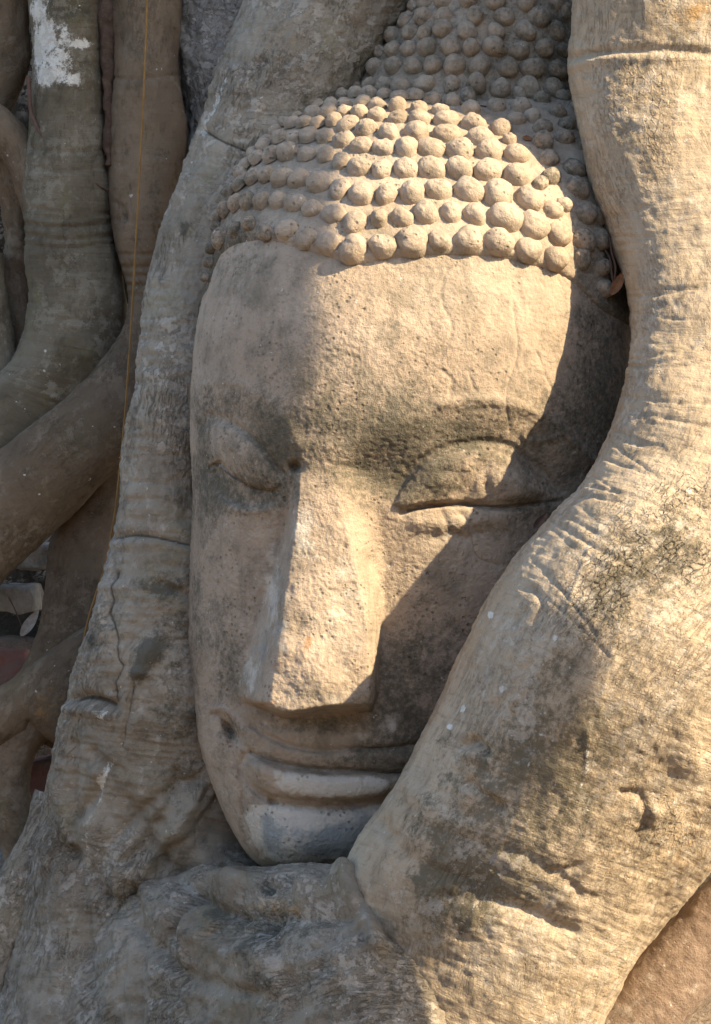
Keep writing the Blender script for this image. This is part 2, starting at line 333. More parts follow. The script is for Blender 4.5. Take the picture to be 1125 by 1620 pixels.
fig = empty('fig_tree', tuple(P3(620, 1700, 0.2)*np.array([1, 1, 0])), 'strangler fig whose front roots wrap both sides of the stone head', 'tree')

# ---- right root: relief and stains
rr, rd_, rl, rc, rp, rru = Canvas(), Canvas(), Canvas(), Canvas(), Canvas(), Canvas()
rr.line([(900, 92), (960, 80), (1060, 78), (1140, 86)], 7, -7).line([(900, 105), (960, 92), (1060, 92)], 8, 4)
for x, y, r_ in ((990, 130, 60), (1030, 190, 70), (960, 180, 40), (1010, 260, 60), (1060, 40, 50)): rp.blob(x, y, r_*0.55, r_, 0.35)
rp.blob(1050, 870, 95, 75, 1.1, -35).blob(960, 940, 75, 45, 0.85, -50).blob(1100, 830, 50, 50, 0.7).blob(850, 975, 25, 30, 0.5).blob(1060, 1310, 60, 40, 0.4)
rr.blob(1050, 870, 90, 75, -9, -35).blob(950, 945, 80, 45, -4, -50)
rd_.blob(1050, 870, 90, 70, 0.75, -35).blob(960, 940, 80, 40, 0.45, -50).blob(770, 1240, 120, 95, 0.55, -50).blob(905, 1210, 90, 70, 0.55, -35).blob(720, 1420, 70, 70, 0.75).blob(850, 1330, 130, 45, 0.45, -30)
rd_.blob(980, 1000, 120, 80, 0.25).blob(870, 1080, 90, 80, 0.35).blob(980, 1190, 110, 90, 0.25).blob(830, 1410, 110, 50, 0.45).blob(690, 1330, 60, 50, 0.35).blob(1010, 1330, 70, 40, 0.4, -30)
rr.line([(735, 1180), (752, 1172), (770, 1188)], 8, -12).blob(750, 1195, 18, 12, 9)
rr.line([(745, 1240), (765, 1255), (790, 1275)], 9, -10).blob(775, 1250, 22, 14, 8, 30).blob(740, 1262, 14, 18, 9)
rr.line([(830, 930), (848, 935), (858, 962), (846, 985)], 6, -6).line([(815, 985), (830, 965)], 6, -6)
rr.line([(800, 1340), (850, 1365), (900, 1395), (915, 1410)], 9, -4.5).line([(870, 1380), (905, 1372), (930, 1360)], 6, -3)
rr.line([(985, 1255), (1015, 1262), (1022, 1300), (1010, 1320)], 6, -5).blob(1035, 1285, 20, 15, 6).blob(1095, 1205, 22, 30, 9)
rr.line([(600, 1300), (640, 1350), (690, 1380), (760, 1400)], 16, -7).line([(640, 1240), (700, 1290), (760, 1310)], 14, 5).line([(700, 1420), (800, 1430), (900, 1470)], 14, -8)
rr.line([(1020, 1500), (1060, 1400), (1125, 1250)], 30, -10).blob(1000, 800, 130, 90, 10, -50).blob(860, 1150, 120, 90, 10, -40)
for pts in ([(935, 870), (905, 940), (885, 1020), (850, 1065), (815, 1110)], [(858, 1160), (835, 1220), (815, 1290), (775, 1380)], [(745, 1340), (752, 1400), (745, 1470)], [(1000, 930), (965, 1040), (948, 1130)], [(930, 1150), (925, 1230), (890, 1280)]):
    rr.line(pts, 3.0, 1.6); rl.line(pts, 2.2, 0.5)
for x, y in ((776, 973), (730, 1120), (712, 1150), (795, 1090), (1090, 780), (880, 1010)): rl.blob(x, y, 5, 6, 1.3)
rl.blob(880, 1150, 45, 22, 0.35, -60).blob(935, 1215, 30, 18, 0.4, -60).blob(1080, 1270, 30, 60, 0.35, 25)
rru.blob(1060, 1400, 90, 40, 0.35, -45).blob(1080, 1330, 40, 60, 0.3).blob(990, 1180, 50, 35, 0.3).blob(1100, 20, 60, 25, 0.8).blob(1090, 880, 60, 50, 0.35)
for k in range(26):      # wrinkles across the bend
    u = k/25; x0 = np.interp(u, [0, .35, .6, 1], [968, 1000, 975, 840]); y0 = np.interp(u, [0, .35, .6, 1], [350, 560, 700, 890])
    a = np.interp(u, [0, .35, .6, 1], [-0.25, 0.05, 0.45, 0.75]); ln = 70+110*rng.rand()
    y0 += rng.randn()*16; a += 0.12*rng.randn()
    pts = [(x0-8, y0), (x0+ln*.5*math.cos(a), y0+ln*.5*math.sin(a)+rng.randn()*4), (x0+ln*math.cos(a), y0+ln*math.sin(a)+rng.randn()*6)]
    rr.line(pts, 1.6+2.6*rng.rand(), -0.8-2.2*rng.rand()); rc.line(pts, 1.6, 0.12*rng.rand())
right_st = [(800, -900, 1420, -900, .30, .26), (860, -600, 1330, -600, .22, .21), (893, -300, 1300, -300, .14, .19), (903, 0, 1290, 0, .12, .18), (897, 88, 1295, 85, .115, .18), (905, 170, 1310, 175, .10, .185), (930, 265, 1340, 240, .075, .19),
    (962, 355, 1370, 330, .035, .195), (990, 450, 1400, 440, -.02, .20), (998, 530, 1420, 560, -.075, .20), (988, 610, 1420, 680, -.13, .215), (958, 695, 1410, 800, -.155, .235), (915, 770, 1390, 910, -.18, .26), (870, 825, 1360, 1000, -.195, .28), (815, 888, 1320, 1080, -.21, .29), (770, 950, 1270, 1160, -.21, .295), (728, 1035, 1215, 1240, -.20, .295), (698, 1105, 1180, 1300, -.19, .29), (660, 1182, 1130, 1370, -.18, .285), (622, 1250, 1085, 1425, -.17, .28), (575, 1315, 1035, 1490, -.155, .275), (540, 1382, 988, 1555, -.145, .27), (530, 1460, 945, 1640, -.13, .265), (530, 1570, 900, 1760, -.11, .26), (520, 1740, 850, 1940, -.09, .26)]
tag(tube('root', right_st, M_RIGHT, fig, 950, 330, 0.012, 6, rr, dict(dark=rd_, lime=rl, crack_crease=rc, plates=rp, rust=rru), rings=0.0012, fine=0.0022, seed=1, pw=0.66), 'broad pale root bulging out of the right side and lit by the sun')

rd_.blob(850, 1150, 210, 190, .24).blob(800, 1390, 240, 110, .28).blob(1000, 1060, 130, 140, .2).blob(680, 1200, 90, 120, .2); rd_.a *= 1.45
low = Canvas()
low.blob(300, 1400, 60, 40, -8, -20).line([(235, 1235), (285, 1320), (370, 1395), (470, 1405), (560, 1400)], 22, 16).line([(205, 1270), (260, 1360), (350, 1440), (470, 1455), (570, 1450)], 12, -13).line([(150, 1300), (230, 1400), (330, 1490), (480, 1520), (600, 1500)], 22, 12)
low.line([(120, 1350), (200, 1450), (300, 1540), (430, 1580)], 13, -12).line([(330, 1235), (275, 1300), (225, 1330), (190, 1400)], 14, 12).line([(345, 1260), (300, 1320), (262, 1350), (245, 1420)], 8, -12).line([(310, 1280), (270, 1340), (240, 1360)], 7, 7)
low.line([(352, 1372), (318, 1392), (292, 1430), (285, 1490)], 9, -14).line([(375, 1390), (335, 1408), (308, 1450), (300, 1520)], 14, 13).line([(405, 1400), (380, 1440), (372, 1500)], 7, -9)
low.line([(70, 1330), (100, 1420), (90, 1540)], 18, 10).line([(105, 1330), (135, 1430), (140, 1560)], 10, -10).line([(180, 1380), (190, 1470), (170, 1600)], 12, 9).line([(215, 1400), (225, 1500), (215, 1620)], 9, -10)
for k in range(70):
    x_, y_ = 60+520*rng.rand(), 1280+320*rng.rand(); low.blob(x_, y_, 6+14*rng.rand(), 6+14*rng.rand(), rng.choice([-1, 1])*(2+4*rng.rand()), 180*rng.rand(), 1.3)
# ---- left root
lr, ld, ll, lc, lp = Canvas(), Canvas(), Canvas(), Canvas(), Canvas()
lr.line([(178, 852), (205, 846), (245, 850), (300, 862)], 4, -5).line([(180, 862), (245, 860), (300, 872)], 7, 3); lc.line([(178, 852), (205, 846), (245, 850), (300, 862)], 2.5, 0.9)
lr.line([(205, 760), (250, 765), (300, 775)], 3, -2); lc.line([(205, 760), (250, 765), (300, 775)], 2, 0.35); lc.line([(190, 795), (240, 800), (300, 803)], 2, 0.35)
cr1 = [(182, 905), (180, 955), (178, 975), (190, 1000), (188, 1040), (195, 1055), (184, 1078), (185, 1110)]; lr.line(cr1, 3.5, -4, True); lc.line(cr1, 2.0, 0.8, True); lr.line([(170, 900), (165, 960), (172, 1010)], 10, 6)
lr.line([(112, 1106), (130, 1102), (155, 1108), (180, 1118)], 8, -13).line([(110, 1122), (140, 1126), (172, 1130)], 9, 6); lc.line([(118, 1106), (135, 1104), (160, 1110), (176, 1116)], 4, 1.0)
lr.blob(238, 1030, 14, 24, 13, 25).blob(222, 1062, 10, 10, 9); ld.blob(238, 1030, 18, 30, 0.9, 25).blob(220, 1062, 10, 12, 1.2); ld.blob(150, 1015, 22, 22, 0.9)
lr.line([(213, 1085), (203, 1140), (195, 1180)], 4, -5); lc.line([(213, 1085), (203, 1140), (195, 1180)], 2, 0.7)
lr.line([(150, 1190), (170, 1215), (150, 1260), (125, 1290)], 9, -9).blob(160, 1225, 13, 16, 10).line([(75, 1220), (95, 1260), (110, 1330)], 10, 7).line([(120, 1180), (118, 1260), (115, 1320)], 8, -7)
for pts in ([(262, 1300), (240, 1330), (205, 1360)], [(280, 1225), (258, 1290), (205, 1355)], [(320, 1230), (250, 1260), (180, 1330)], [(330, 1245), (290, 1310), (230, 1400), (180, 1470)]): lr.line(pts, 8, -8)
lr.line([(300, 1270), (270, 1330), (215, 1390)], 16, 9).line([(330, 1310), (300, 1350), (290, 1400)], 14, -10).line([(400, 1370), (350, 1375), (310, 1410), (290, 1460)], 16, 12)
ll.line([(165, 1215), (150, 1300), (130, 1400)], 7, 0.5).line([(185, 1200), (160, 1240)], 5, 0.6).line([(80, 1280), (60, 1330)], 6, 0.5)
ll.line([(360, 130), (345, 165), (320, 210)], 6, 0.75); ll.blob(165, 1130, 20, 14, 0.5).blob(580, 30, 25, 20, 0.35)
ld.blob(280, 1000, 45, 130, 0.45).blob(290, 1180, 50, 90, 0.45).blob(560, 110, 60, 50, 0.35, -50).blob(300, 650, 25, 200, 0.2).blob(250, 930, 60, 15, 0.45).blob(330, 1390, 60, 60, 0.35).blob(110, 1060, 14, 40, 0.5)
ld.blob(295, 365, 8, 14, 0.9, 25)
lr.line([(322, 205), (350, 222), (398, 243)], 4, -5); lc.line([(322, 205), (350, 222), (398, 243)], 2.4, 0.9)
lr.blob(180, 930, 25, 12, 8).line([(255, 925), (300, 945)], 8, -8).line([(225, 500), (213, 640), (196, 760)], 6, 3)
lp.blob(90, 1350, 45, 60, 0.7).blob(440, 110, 80, 70, 0.3).blob(140, 1010, 25, 40, 0.5).blob(250, 1420, 80, 50, 0.35)
lr.a = 1.3*lr.a+low.a
left_st = [(560, -500, 860, -500, .44, .15), (455, -130, 720, -130, .40, .13), (395, 0, 650, 0, .38, .125), (340, 130, 560, 150, .345, .115), (300, 240, 490, 260, .32, .105), (268, 330, 430, 345, .29, .095), (240, 430, 385, 435, .25, .085), (226, 500, 360, 500, .225, .08), (213, 640, 345, 640, .20, .08), (196, 760, 345, 760, .19, .082), (180, 850, 350, 850, .185, .085), (168, 920, 360, 925, .175, .09), (142, 1000, 370, 1010, .18, .10),
    (124, 1045, 380, 1070, .18, .11), (104, 1120, 395, 1150, .20, .12), (84, 1210, 410, 1250, .235, .135), (66, 1300, 450, 1365, .265, .15), (42, 1390, 520, 1440, .28, .165), (15, 1500, 600, 1540, .28, .175), (-30, 1660, 640, 1680, .25, .19), (-80, 1800, 700, 1850, .22, .20)]
tag(tube('root', left_st, M_LEFT, fig, 900, 260, 0.012, 8, lr, dict(dark=ld, lime=ll, crack_crease=lc, plates=lp), rings=0.0025, fine=0.0034, seed=2, gnarl=0.006), 'grey rough root running down the left side of the head')

# ---- root mass under the chin
br, bd, bl_, bc, bru = Canvas(), Canvas(), Canvas(), Canvas(), Canvas()
br.line([(556, 1318), (545, 1350), (545, 1385), (570, 1440), (600, 1500)], 13, 14).line([(580, 1400), (600, 1440), (625, 1480)], 8, -10).line([(520, 1400), (530, 1460), (520, 1530)], 12, -6)
br.blob(430, 1408, 14, 10, -16).blob(425, 1470, 16, 22, -16).blob(470, 1400, 8, 7, -8).line([(300, 1420), (340, 1385), (390, 1382)], 10, -9).line([(330, 1480), (350, 1430), (400, 1400)], 14, 8).blob(500, 1410, 40, 18, 8)
br.line([(560, 1480), (580, 1470), (580, 1490)], 6, -7).line([(250, 1500), (300, 1440), (330, 1400)], 12, -9).blob(400, 1540, 60, 40, 10).line([(450, 1500), (470, 1580), (460, 1640)], 12, -9)
bd.blob(440, 1470, 60, 45, 0.7).blob(345, 1440, 30, 50, 0.6).blob(430, 1408, 14, 10, 1.2).blob(425, 1480, 18, 22, 1.0).blob(260, 1420, 50, 40, 0.4).blob(520, 1560, 200, 50, 0.35)
bl_.blob(235, 1470, 30, 40, 0.35).blob(640, 1380, 30, 20, 0.3); bru.blob(430, 1430, 30, 22, 0.7).blob(340, 1470, 14, 22, 0.6).blob(560, 1350, 12, 40, 0.3).blob(470, 1440, 22, 14, 0.5)
br.a = 1.3*br.a+low.a
base_st = [(900, 1560, 900, 1800, .12, .12), (840, 1490, 840, 1870, .05, .20), (770, 1430, 770, 1900, -.04, .27), (690, 1392, 685, 1900, -.09, .30), (610, 1376, 600, 1900, -.11, .295), (545, 1368, 530, 1900, -.10, .275), (475, 1371, 460, 1900, -.06, .25), (415, 1376, 400, 1900, -.01, .225), (360, 1372, 340, 1900, .05, .205), (300, 1376, 270, 1900, .115, .19), (225, 1400, 190, 1900, .18, .175), (150, 1450, 110, 1900, .25, .17), (70, 1530, 30, 1900, .31, .16), (0, 1640, -40, 1900, .37, .15)]
tag(tube('root', base_st, M_LEFT, fig, 520, 300, 0.014, 7, br, dict(dark=bd, lime=bl_, rust=bru), rings=0.0, fine=0.004, seed=3, gnarl=0.005, pw=0.75), 'gnarled knotty root spreading under the chin')
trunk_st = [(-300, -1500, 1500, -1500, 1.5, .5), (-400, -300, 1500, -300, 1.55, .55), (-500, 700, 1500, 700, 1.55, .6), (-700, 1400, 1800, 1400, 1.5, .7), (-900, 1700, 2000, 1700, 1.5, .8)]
tag(tube('trunk', trunk_st, M_DARK, fig, 160, 160, 0.06, 3, gnarl=0.03, seed=4), 'trunk behind the roots, near-black to stand in for shade in the gaps')

# added blocker out of view, shaped along the sun to shade left roots and topknot
TS_ = 3.0
def on_ray(px, py, y): return np.stack([(px-562.5)*S+0*y, 0*y, CAM_Z+(810-py)*S+0*y], -1)+sdir*(TS_-y)[..., None]
blocker_st = [(-760, 3900, 80, 3900, 0, .30), (-740, 2600, -20, 2600, 0, .27), (-720, 2000, -15, 2000, 0, .27), (-700, 1700, 15, 1700, 0, .28), (-700, 1480, 60, 1480, 0, .28), (-690, 1370, 98, 1370, 0, .28), (-680, 1180, 160, 1180, 0, .28), (-640, 900, 215, 890, 0, .28), (-590, 680, 295, 640, 0, .28), (-520, 480, 400, 450, 0, .28), (-440, 300, 515, 280, 0, .30), (-320, -50, 640, 90, 0, .32), (0, -460, 730, -50, 0, .34), (420, -800, 880, -95, 0, .36), (950, -980, 1200, -125, 0, .36), (1500, -1050, 1600, -150, 0, .36), (2100, -1150, 2200, -200, 0, .34)]
tube('shade_blocker', blocker_st, M_LEFT, fig, 420, 70, 0.006, 4, seed=30, gnarl=0.006, proj=on_ray)

# ---- roots standing behind on the left, each a thing of its own
def back_root(name, label, cat, st, mat, group=None, **k):
    s = np.array(st[-1]); o = tube(name, st, mat, loc=tuple(P3((s[0]+s[2])/2, (s[1]+s[3])/2, s[4])), **k); return tag(o, label, cat, group)
G = 'shaded roots behind the head'
pl_, pd_, pru = Canvas(), Canvas(), Canvas()
pl_.blob(60, 15, 18, 25, 1.0).blob(75, 60, 26, 28, 1.0, -30).blob(75, 122, 22, 16, 1.1).blob(112, 124, 18, 12, 1.0).blob(125, 68, 24, 9, 0.9).blob(105, 45, 12, 12, 0.6).blob(100, 95, 30, 16, 0.7).blob(55, 85, 12, 26, 0.8)
pd_.blob(120, 20, 40, 18, 0.7).blob(135, 100, 30, 20, 0.6).blob(115, 360, 80, 18, 0.3)
pr = Canvas()
for yy, dp in ((345, 4), (360, 5), (378, 5), (392, 4), (240, 3), (270, 3), (335, 3), (505, 2)):
    pr.line([(30, yy-8), (100, yy), (195, yy-6+rng.randn()*6)], 3.5, -dp)
tag_t1 = empty('fig_root', tuple(P3(60, 800, .58)), 'thick grey root with whitewashed patches at the top and a foot flaring left', 'root', G)
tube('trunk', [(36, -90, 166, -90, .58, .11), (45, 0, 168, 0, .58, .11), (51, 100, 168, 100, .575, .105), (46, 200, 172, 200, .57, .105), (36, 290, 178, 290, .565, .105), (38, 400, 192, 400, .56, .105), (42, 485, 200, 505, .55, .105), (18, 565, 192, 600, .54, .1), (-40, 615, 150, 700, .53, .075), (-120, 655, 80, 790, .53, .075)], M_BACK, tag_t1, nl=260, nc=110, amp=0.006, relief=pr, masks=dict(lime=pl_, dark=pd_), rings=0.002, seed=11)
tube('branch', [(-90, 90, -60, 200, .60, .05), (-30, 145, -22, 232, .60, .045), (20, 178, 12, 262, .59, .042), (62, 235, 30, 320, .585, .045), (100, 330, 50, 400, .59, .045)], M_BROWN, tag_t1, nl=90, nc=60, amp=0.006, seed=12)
pr2 = Canvas()
for yy, dp in ((120, 3), (345, 2), (398, 4), (418, 5), (432, 4), (446, 5), (462, 3)): pr2.line([(160, yy), (215, yy+5), (290, yy-3)], 3.2, -dp)
pr2.blob(196, 342, 7, 9, -7).line([(180, 320), (195, 328)], 4, -4)
pd2 = Canvas(); pd2.blob(197, 342, 8, 11, 1.0).blob(240, 60, 40, 40, 0.25).blob(250, 300, 30, 120, 0.3)
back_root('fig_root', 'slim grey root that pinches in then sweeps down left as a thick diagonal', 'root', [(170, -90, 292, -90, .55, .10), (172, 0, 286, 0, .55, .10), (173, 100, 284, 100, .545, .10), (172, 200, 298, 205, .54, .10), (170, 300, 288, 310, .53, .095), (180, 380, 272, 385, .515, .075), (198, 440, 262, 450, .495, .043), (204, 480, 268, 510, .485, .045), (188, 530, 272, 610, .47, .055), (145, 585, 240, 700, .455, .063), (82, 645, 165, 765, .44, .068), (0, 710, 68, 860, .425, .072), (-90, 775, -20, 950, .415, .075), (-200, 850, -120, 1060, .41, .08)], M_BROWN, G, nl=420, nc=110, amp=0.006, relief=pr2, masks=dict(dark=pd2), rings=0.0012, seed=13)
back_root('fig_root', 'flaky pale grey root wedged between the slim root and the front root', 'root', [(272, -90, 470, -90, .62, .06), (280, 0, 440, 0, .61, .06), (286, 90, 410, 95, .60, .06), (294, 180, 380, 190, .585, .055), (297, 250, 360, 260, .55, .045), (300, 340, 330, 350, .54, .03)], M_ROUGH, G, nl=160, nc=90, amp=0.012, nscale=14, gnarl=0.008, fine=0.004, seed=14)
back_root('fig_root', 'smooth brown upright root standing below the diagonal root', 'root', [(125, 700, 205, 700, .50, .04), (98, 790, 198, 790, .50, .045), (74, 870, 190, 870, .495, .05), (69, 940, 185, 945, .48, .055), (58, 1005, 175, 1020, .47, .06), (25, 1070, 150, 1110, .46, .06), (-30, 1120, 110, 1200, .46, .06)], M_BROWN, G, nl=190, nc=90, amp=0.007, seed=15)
fr = empty('fig_root', tuple(P3(30, 1380, .40)), 'brown forked root crossing the lower left gap with a limb bending down', 'root', G)
fd = Canvas(); fd.blob(70, 1110, 40, 25, 0.2); fru = Canvas(); fru.blob(70, 1115, 60, 45, 0.5); fre = Canvas(); fre.line([(45, 1145), (55, 1165), (75, 1195)], 5, -7)
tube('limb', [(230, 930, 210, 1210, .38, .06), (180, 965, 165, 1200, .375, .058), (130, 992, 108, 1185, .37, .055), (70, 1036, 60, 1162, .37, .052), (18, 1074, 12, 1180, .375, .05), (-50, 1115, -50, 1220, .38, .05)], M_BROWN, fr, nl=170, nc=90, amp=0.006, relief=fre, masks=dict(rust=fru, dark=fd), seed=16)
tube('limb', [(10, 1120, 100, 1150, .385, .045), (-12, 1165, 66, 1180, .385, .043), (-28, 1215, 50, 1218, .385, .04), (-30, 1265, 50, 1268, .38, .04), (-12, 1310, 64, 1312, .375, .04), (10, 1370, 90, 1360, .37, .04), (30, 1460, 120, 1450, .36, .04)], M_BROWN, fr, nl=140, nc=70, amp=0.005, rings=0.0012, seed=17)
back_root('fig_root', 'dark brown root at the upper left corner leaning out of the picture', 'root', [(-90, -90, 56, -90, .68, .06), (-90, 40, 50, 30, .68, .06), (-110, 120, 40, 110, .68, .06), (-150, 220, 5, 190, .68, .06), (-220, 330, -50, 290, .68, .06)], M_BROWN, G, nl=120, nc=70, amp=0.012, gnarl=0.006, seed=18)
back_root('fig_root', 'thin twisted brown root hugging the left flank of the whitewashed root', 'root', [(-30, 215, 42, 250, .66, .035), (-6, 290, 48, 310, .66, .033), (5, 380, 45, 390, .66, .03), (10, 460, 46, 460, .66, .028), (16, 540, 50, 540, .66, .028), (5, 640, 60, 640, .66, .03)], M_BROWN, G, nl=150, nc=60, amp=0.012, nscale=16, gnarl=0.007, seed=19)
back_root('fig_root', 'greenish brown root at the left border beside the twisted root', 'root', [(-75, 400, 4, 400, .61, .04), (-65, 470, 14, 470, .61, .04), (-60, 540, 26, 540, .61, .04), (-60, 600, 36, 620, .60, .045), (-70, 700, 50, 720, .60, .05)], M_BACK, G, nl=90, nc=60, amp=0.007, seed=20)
back_root('aerial_root', 'rough reddish brown hanging root filling the seam between two thick roots', 'root', [(156, -90, 184, -90, .52, .018), (157, 0, 182, 0, .52, .018), (160, 70, 180, 70, .52, .017), (163, 140, 178, 140, .515, .014), (166, 200, 176, 200, .51, .01), (170, 262, 175, 262, .505, .004)], plain_mat('shaggy_aerial_root', (0.17, 0.11, 0.075), (0.10, 0.065, 0.045), 60, 1.0, 0.008), None, nl=130, nc=34, amp=0.007, nscale=45, gnarl=0.004, fine=0.003, seed=21)
back_root('fig_root', 'smooth pinkish brown root passing under the lower right corner', 'root', [(1290, 1200, 1400, 1290, -.06, .06), (1220, 1285, 1320, 1375, -.06, .06), (1125, 1388, 1222, 1475, -.06, .06), (1018, 1503, 1112, 1590, -.06, .06), (940, 1600, 1030, 1690, -.06, .06), (860, 1720, 950, 1810, -.06, .06)], M_PINK, None, nl=200, nc=80, amp=0.005, seed=22)
back_root('fig_root', 'dim grey root slanting into the lower left corner beside the big left root', 'root', [(60, 1250, 120, 1270, .30, .04), (28, 1330, 95, 1345, .30, .045), (-8, 1400, 70, 1430, .29, .05), (-60, 1470, 40, 1520, .28, .05), (-120, 1560, 0, 1640, .27, .05)], M_LEFT, None, nl=120, nc=70, amp=0.008, gnarl=0.004, seed=23)

# ---- hanging string, creeper, bricks, litter
M_STRING = plain_mat('orange_brown_fibre', (0.26, 0.15, 0.05), (0.19, 0.105, 0.035), 40, 0.3, 0.001)
M_CREEP = plain_mat('dark_creeper', (0.13, 0.075, 0.055), (0.08, 0.05, 0.035), 60, 0.6, 0.002)
tag(wire('hanging_rootlet', [(234, -60, .40), (232, 30, .40), (228, 130, .39), (222, 250, .38), (214, 400, .36), (206, 540, .34), (199, 640, .33), (190, 740, .32), (179, 830, .31), (166, 895, .30), (152, 940, .29), (141, 975, .28), (134, 1005, .27), (131, 1030, .26)], M_STRING, 0.0019, 160), 'thin orange brown rootlet hanging straight down in front of the left roots', 'rootlet')
tag(wire('creeper', [(44, 120, .52), (50, 170, .515), (60, 200, .50), (80, 233, .485), (105, 256, .475), (128, 276, .475), (150, 290, .485), (170, 302, .50)], M_CREEP, 0.0042, 90, taper=0.5, wob=0.004), 'thin dark creeper running diagonally across the whitewashed root', 'creeper')
M_BRICK = plain_mat('red_brick', (0.22, 0.095, 0.07), (0.17, 0.12, 0.10), 22, 0.8, 0.005)
M_GREY = plain_mat('limy_rubble', (0.36, 0.35, 0.31), (0.16, 0.14, 0.12), 20, 1.0, 0.008)
def rubble(name, px, py, w_, h_, y, dp, rot, mat, label, cat, seed):
    n = 22; u = np.linspace(-1, 1, n); V, F = [], []
    for ax in range(3):
        for sg in (-1, 1):
            a, b = np.meshgrid(u, u); q = np.zeros((n*n, 3)); q[:, ax] = sg; q[:, (ax+1) % 3] = a.ravel(); q[:, (ax+2) % 3] = b.ravel()
            f = grid_faces(n, n, False)+sum(len(x) for x in V); F.append(f if sg > 0 else f[:, ::-1]); V.append(q)
    V = np.vstack(V); r = np.linalg.norm(V, axis=1, keepdims=True); V = V*(1-0.16*ss(1.25, 1.75, r))
    V = V*np.array([w_/2*S, dp/2, h_/2*S]); V = V+0.010*np.stack([fbm(V, 16, 3, .5, seed), fbm(V, 16, 3, .5, seed+1), fbm(V, 16, 3, .5, seed+2)], -1)
    c, s_ = math.cos(R(rot)), math.sin(R(rot)); V = np.stack([V[:, 0]*c-V[:, 2]*s_, V[:, 1], V[:, 0]*s_+V[:, 2]*c], -1)
    o = P3(px, py, y); return tag(mesh_obj(name, V+o, np.vstack(F), mat, loc=tuple(o)), label, cat)
rubble('brick', 8, 1052, 90, 62, .58, .10, -4, M_BRICK, 'worn red brick with a chalky top edge below the pale stone block', 'brick', 31)
rubble('brick', 70, 1222, 70, 52, .52, .10, 12, M_BRICK, 'broken red brick end poking out between the forked root and the big left root', 'brick', 34)
rubble('stone_block', 20, 946, 104, 50, .60, .12, 2, M_GREY, 'pale lime crusted stone block in the left gap under the diagonal root', 'stone', 37)
rubble('stone_block', 60, 880, 110, 48, .68, .12, -3, M_GREY, 'shadowed stone block lying just above the pale lime crusted block', 'stone', 40)
rubble('stone_block', 6, 1368, 64, 48, .50, .10, 8, M_GREY, 'small stone block at the lower left border below the forked root', 'stone', 43)
rubble('stone_block', 62, 1290, 60, 44, .56, .10, -8, M_GREY, 'dark stone block sunk under the broken brick end', 'stone', 52)
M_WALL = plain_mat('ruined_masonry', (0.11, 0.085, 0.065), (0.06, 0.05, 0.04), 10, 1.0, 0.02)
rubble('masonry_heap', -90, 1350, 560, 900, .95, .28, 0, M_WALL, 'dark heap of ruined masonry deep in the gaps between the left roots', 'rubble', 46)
def leaf(name, px, py, y, ln, wd, rot, mat, label, curl=0.4, tilt=0.3):
    n, m = 22, 10; u = np.linspace(0, 1, n)[:, None]; v = np.linspace(-1, 1, m)[None, :]
    wv = wd/2*np.sin(np.pi*u**0.8)**0.8; a = (u-0.5)*ln+0*v; b = wv*v; h = curl*(np.abs(b)*0.8+ln*0.5*(u-0.5)**2)+0.05*ln*fbm(np.stack([a.ravel()*80, b.ravel()*80, 0*a.ravel()+px], -1), 1, 2).reshape(a.shape)
    c, s_ = math.cos(R(rot)), math.sin(R(rot)); top = np.stack([a*c-b*s_, -h-0.001+b*tilt, a*s_+b*c], -1).reshape(-1, 3); bot = top+np.array([0, 0.0012, 0])
    F = grid_faces(n, m, False); k = n*m; rim = np.r_[np.arange(m), np.arange(1, n)*m+m-1, (n-1)*m+np.arange(m-2, -1, -1), np.arange(n-2, 0, -1)*m]
    rim2 = np.roll(rim, -1); sd = np.stack([rim, rim2, rim2+k, rim+k], -1); o = P3(px, py, y)
    return tag(mesh_obj(name, np.vstack([top, bot])+o, np.vstack([F, F[:, ::-1]+k, sd]), mat, loc=tuple(o)), label, 'leaf')
M_LEAF = plain_mat('dry_leaf', (0.28, 0.13, 0.06), (0.17, 0.08, 0.04), 90, 0.4, 0.002)
M_LEAF2 = plain_mat('bleached_leaf', (0.42, 0.40, 0.36), (0.22, 0.20, 0.17), 50, 0.4, 0.002)
leaf('dry_leaf', 48, 985, .50, .06, .02, 55, M_LEAF2, 'bleached curled leaf strip lying between the pale stone block and the red brick')
tag(wire('twig', [(14, 945, .52), (24, 965, .51), (34, 990, .50), (42, 1015, .50)], M_CREEP, 0.0013, 24), 'thin brown twig leaning across the pale stone block', 'twig')

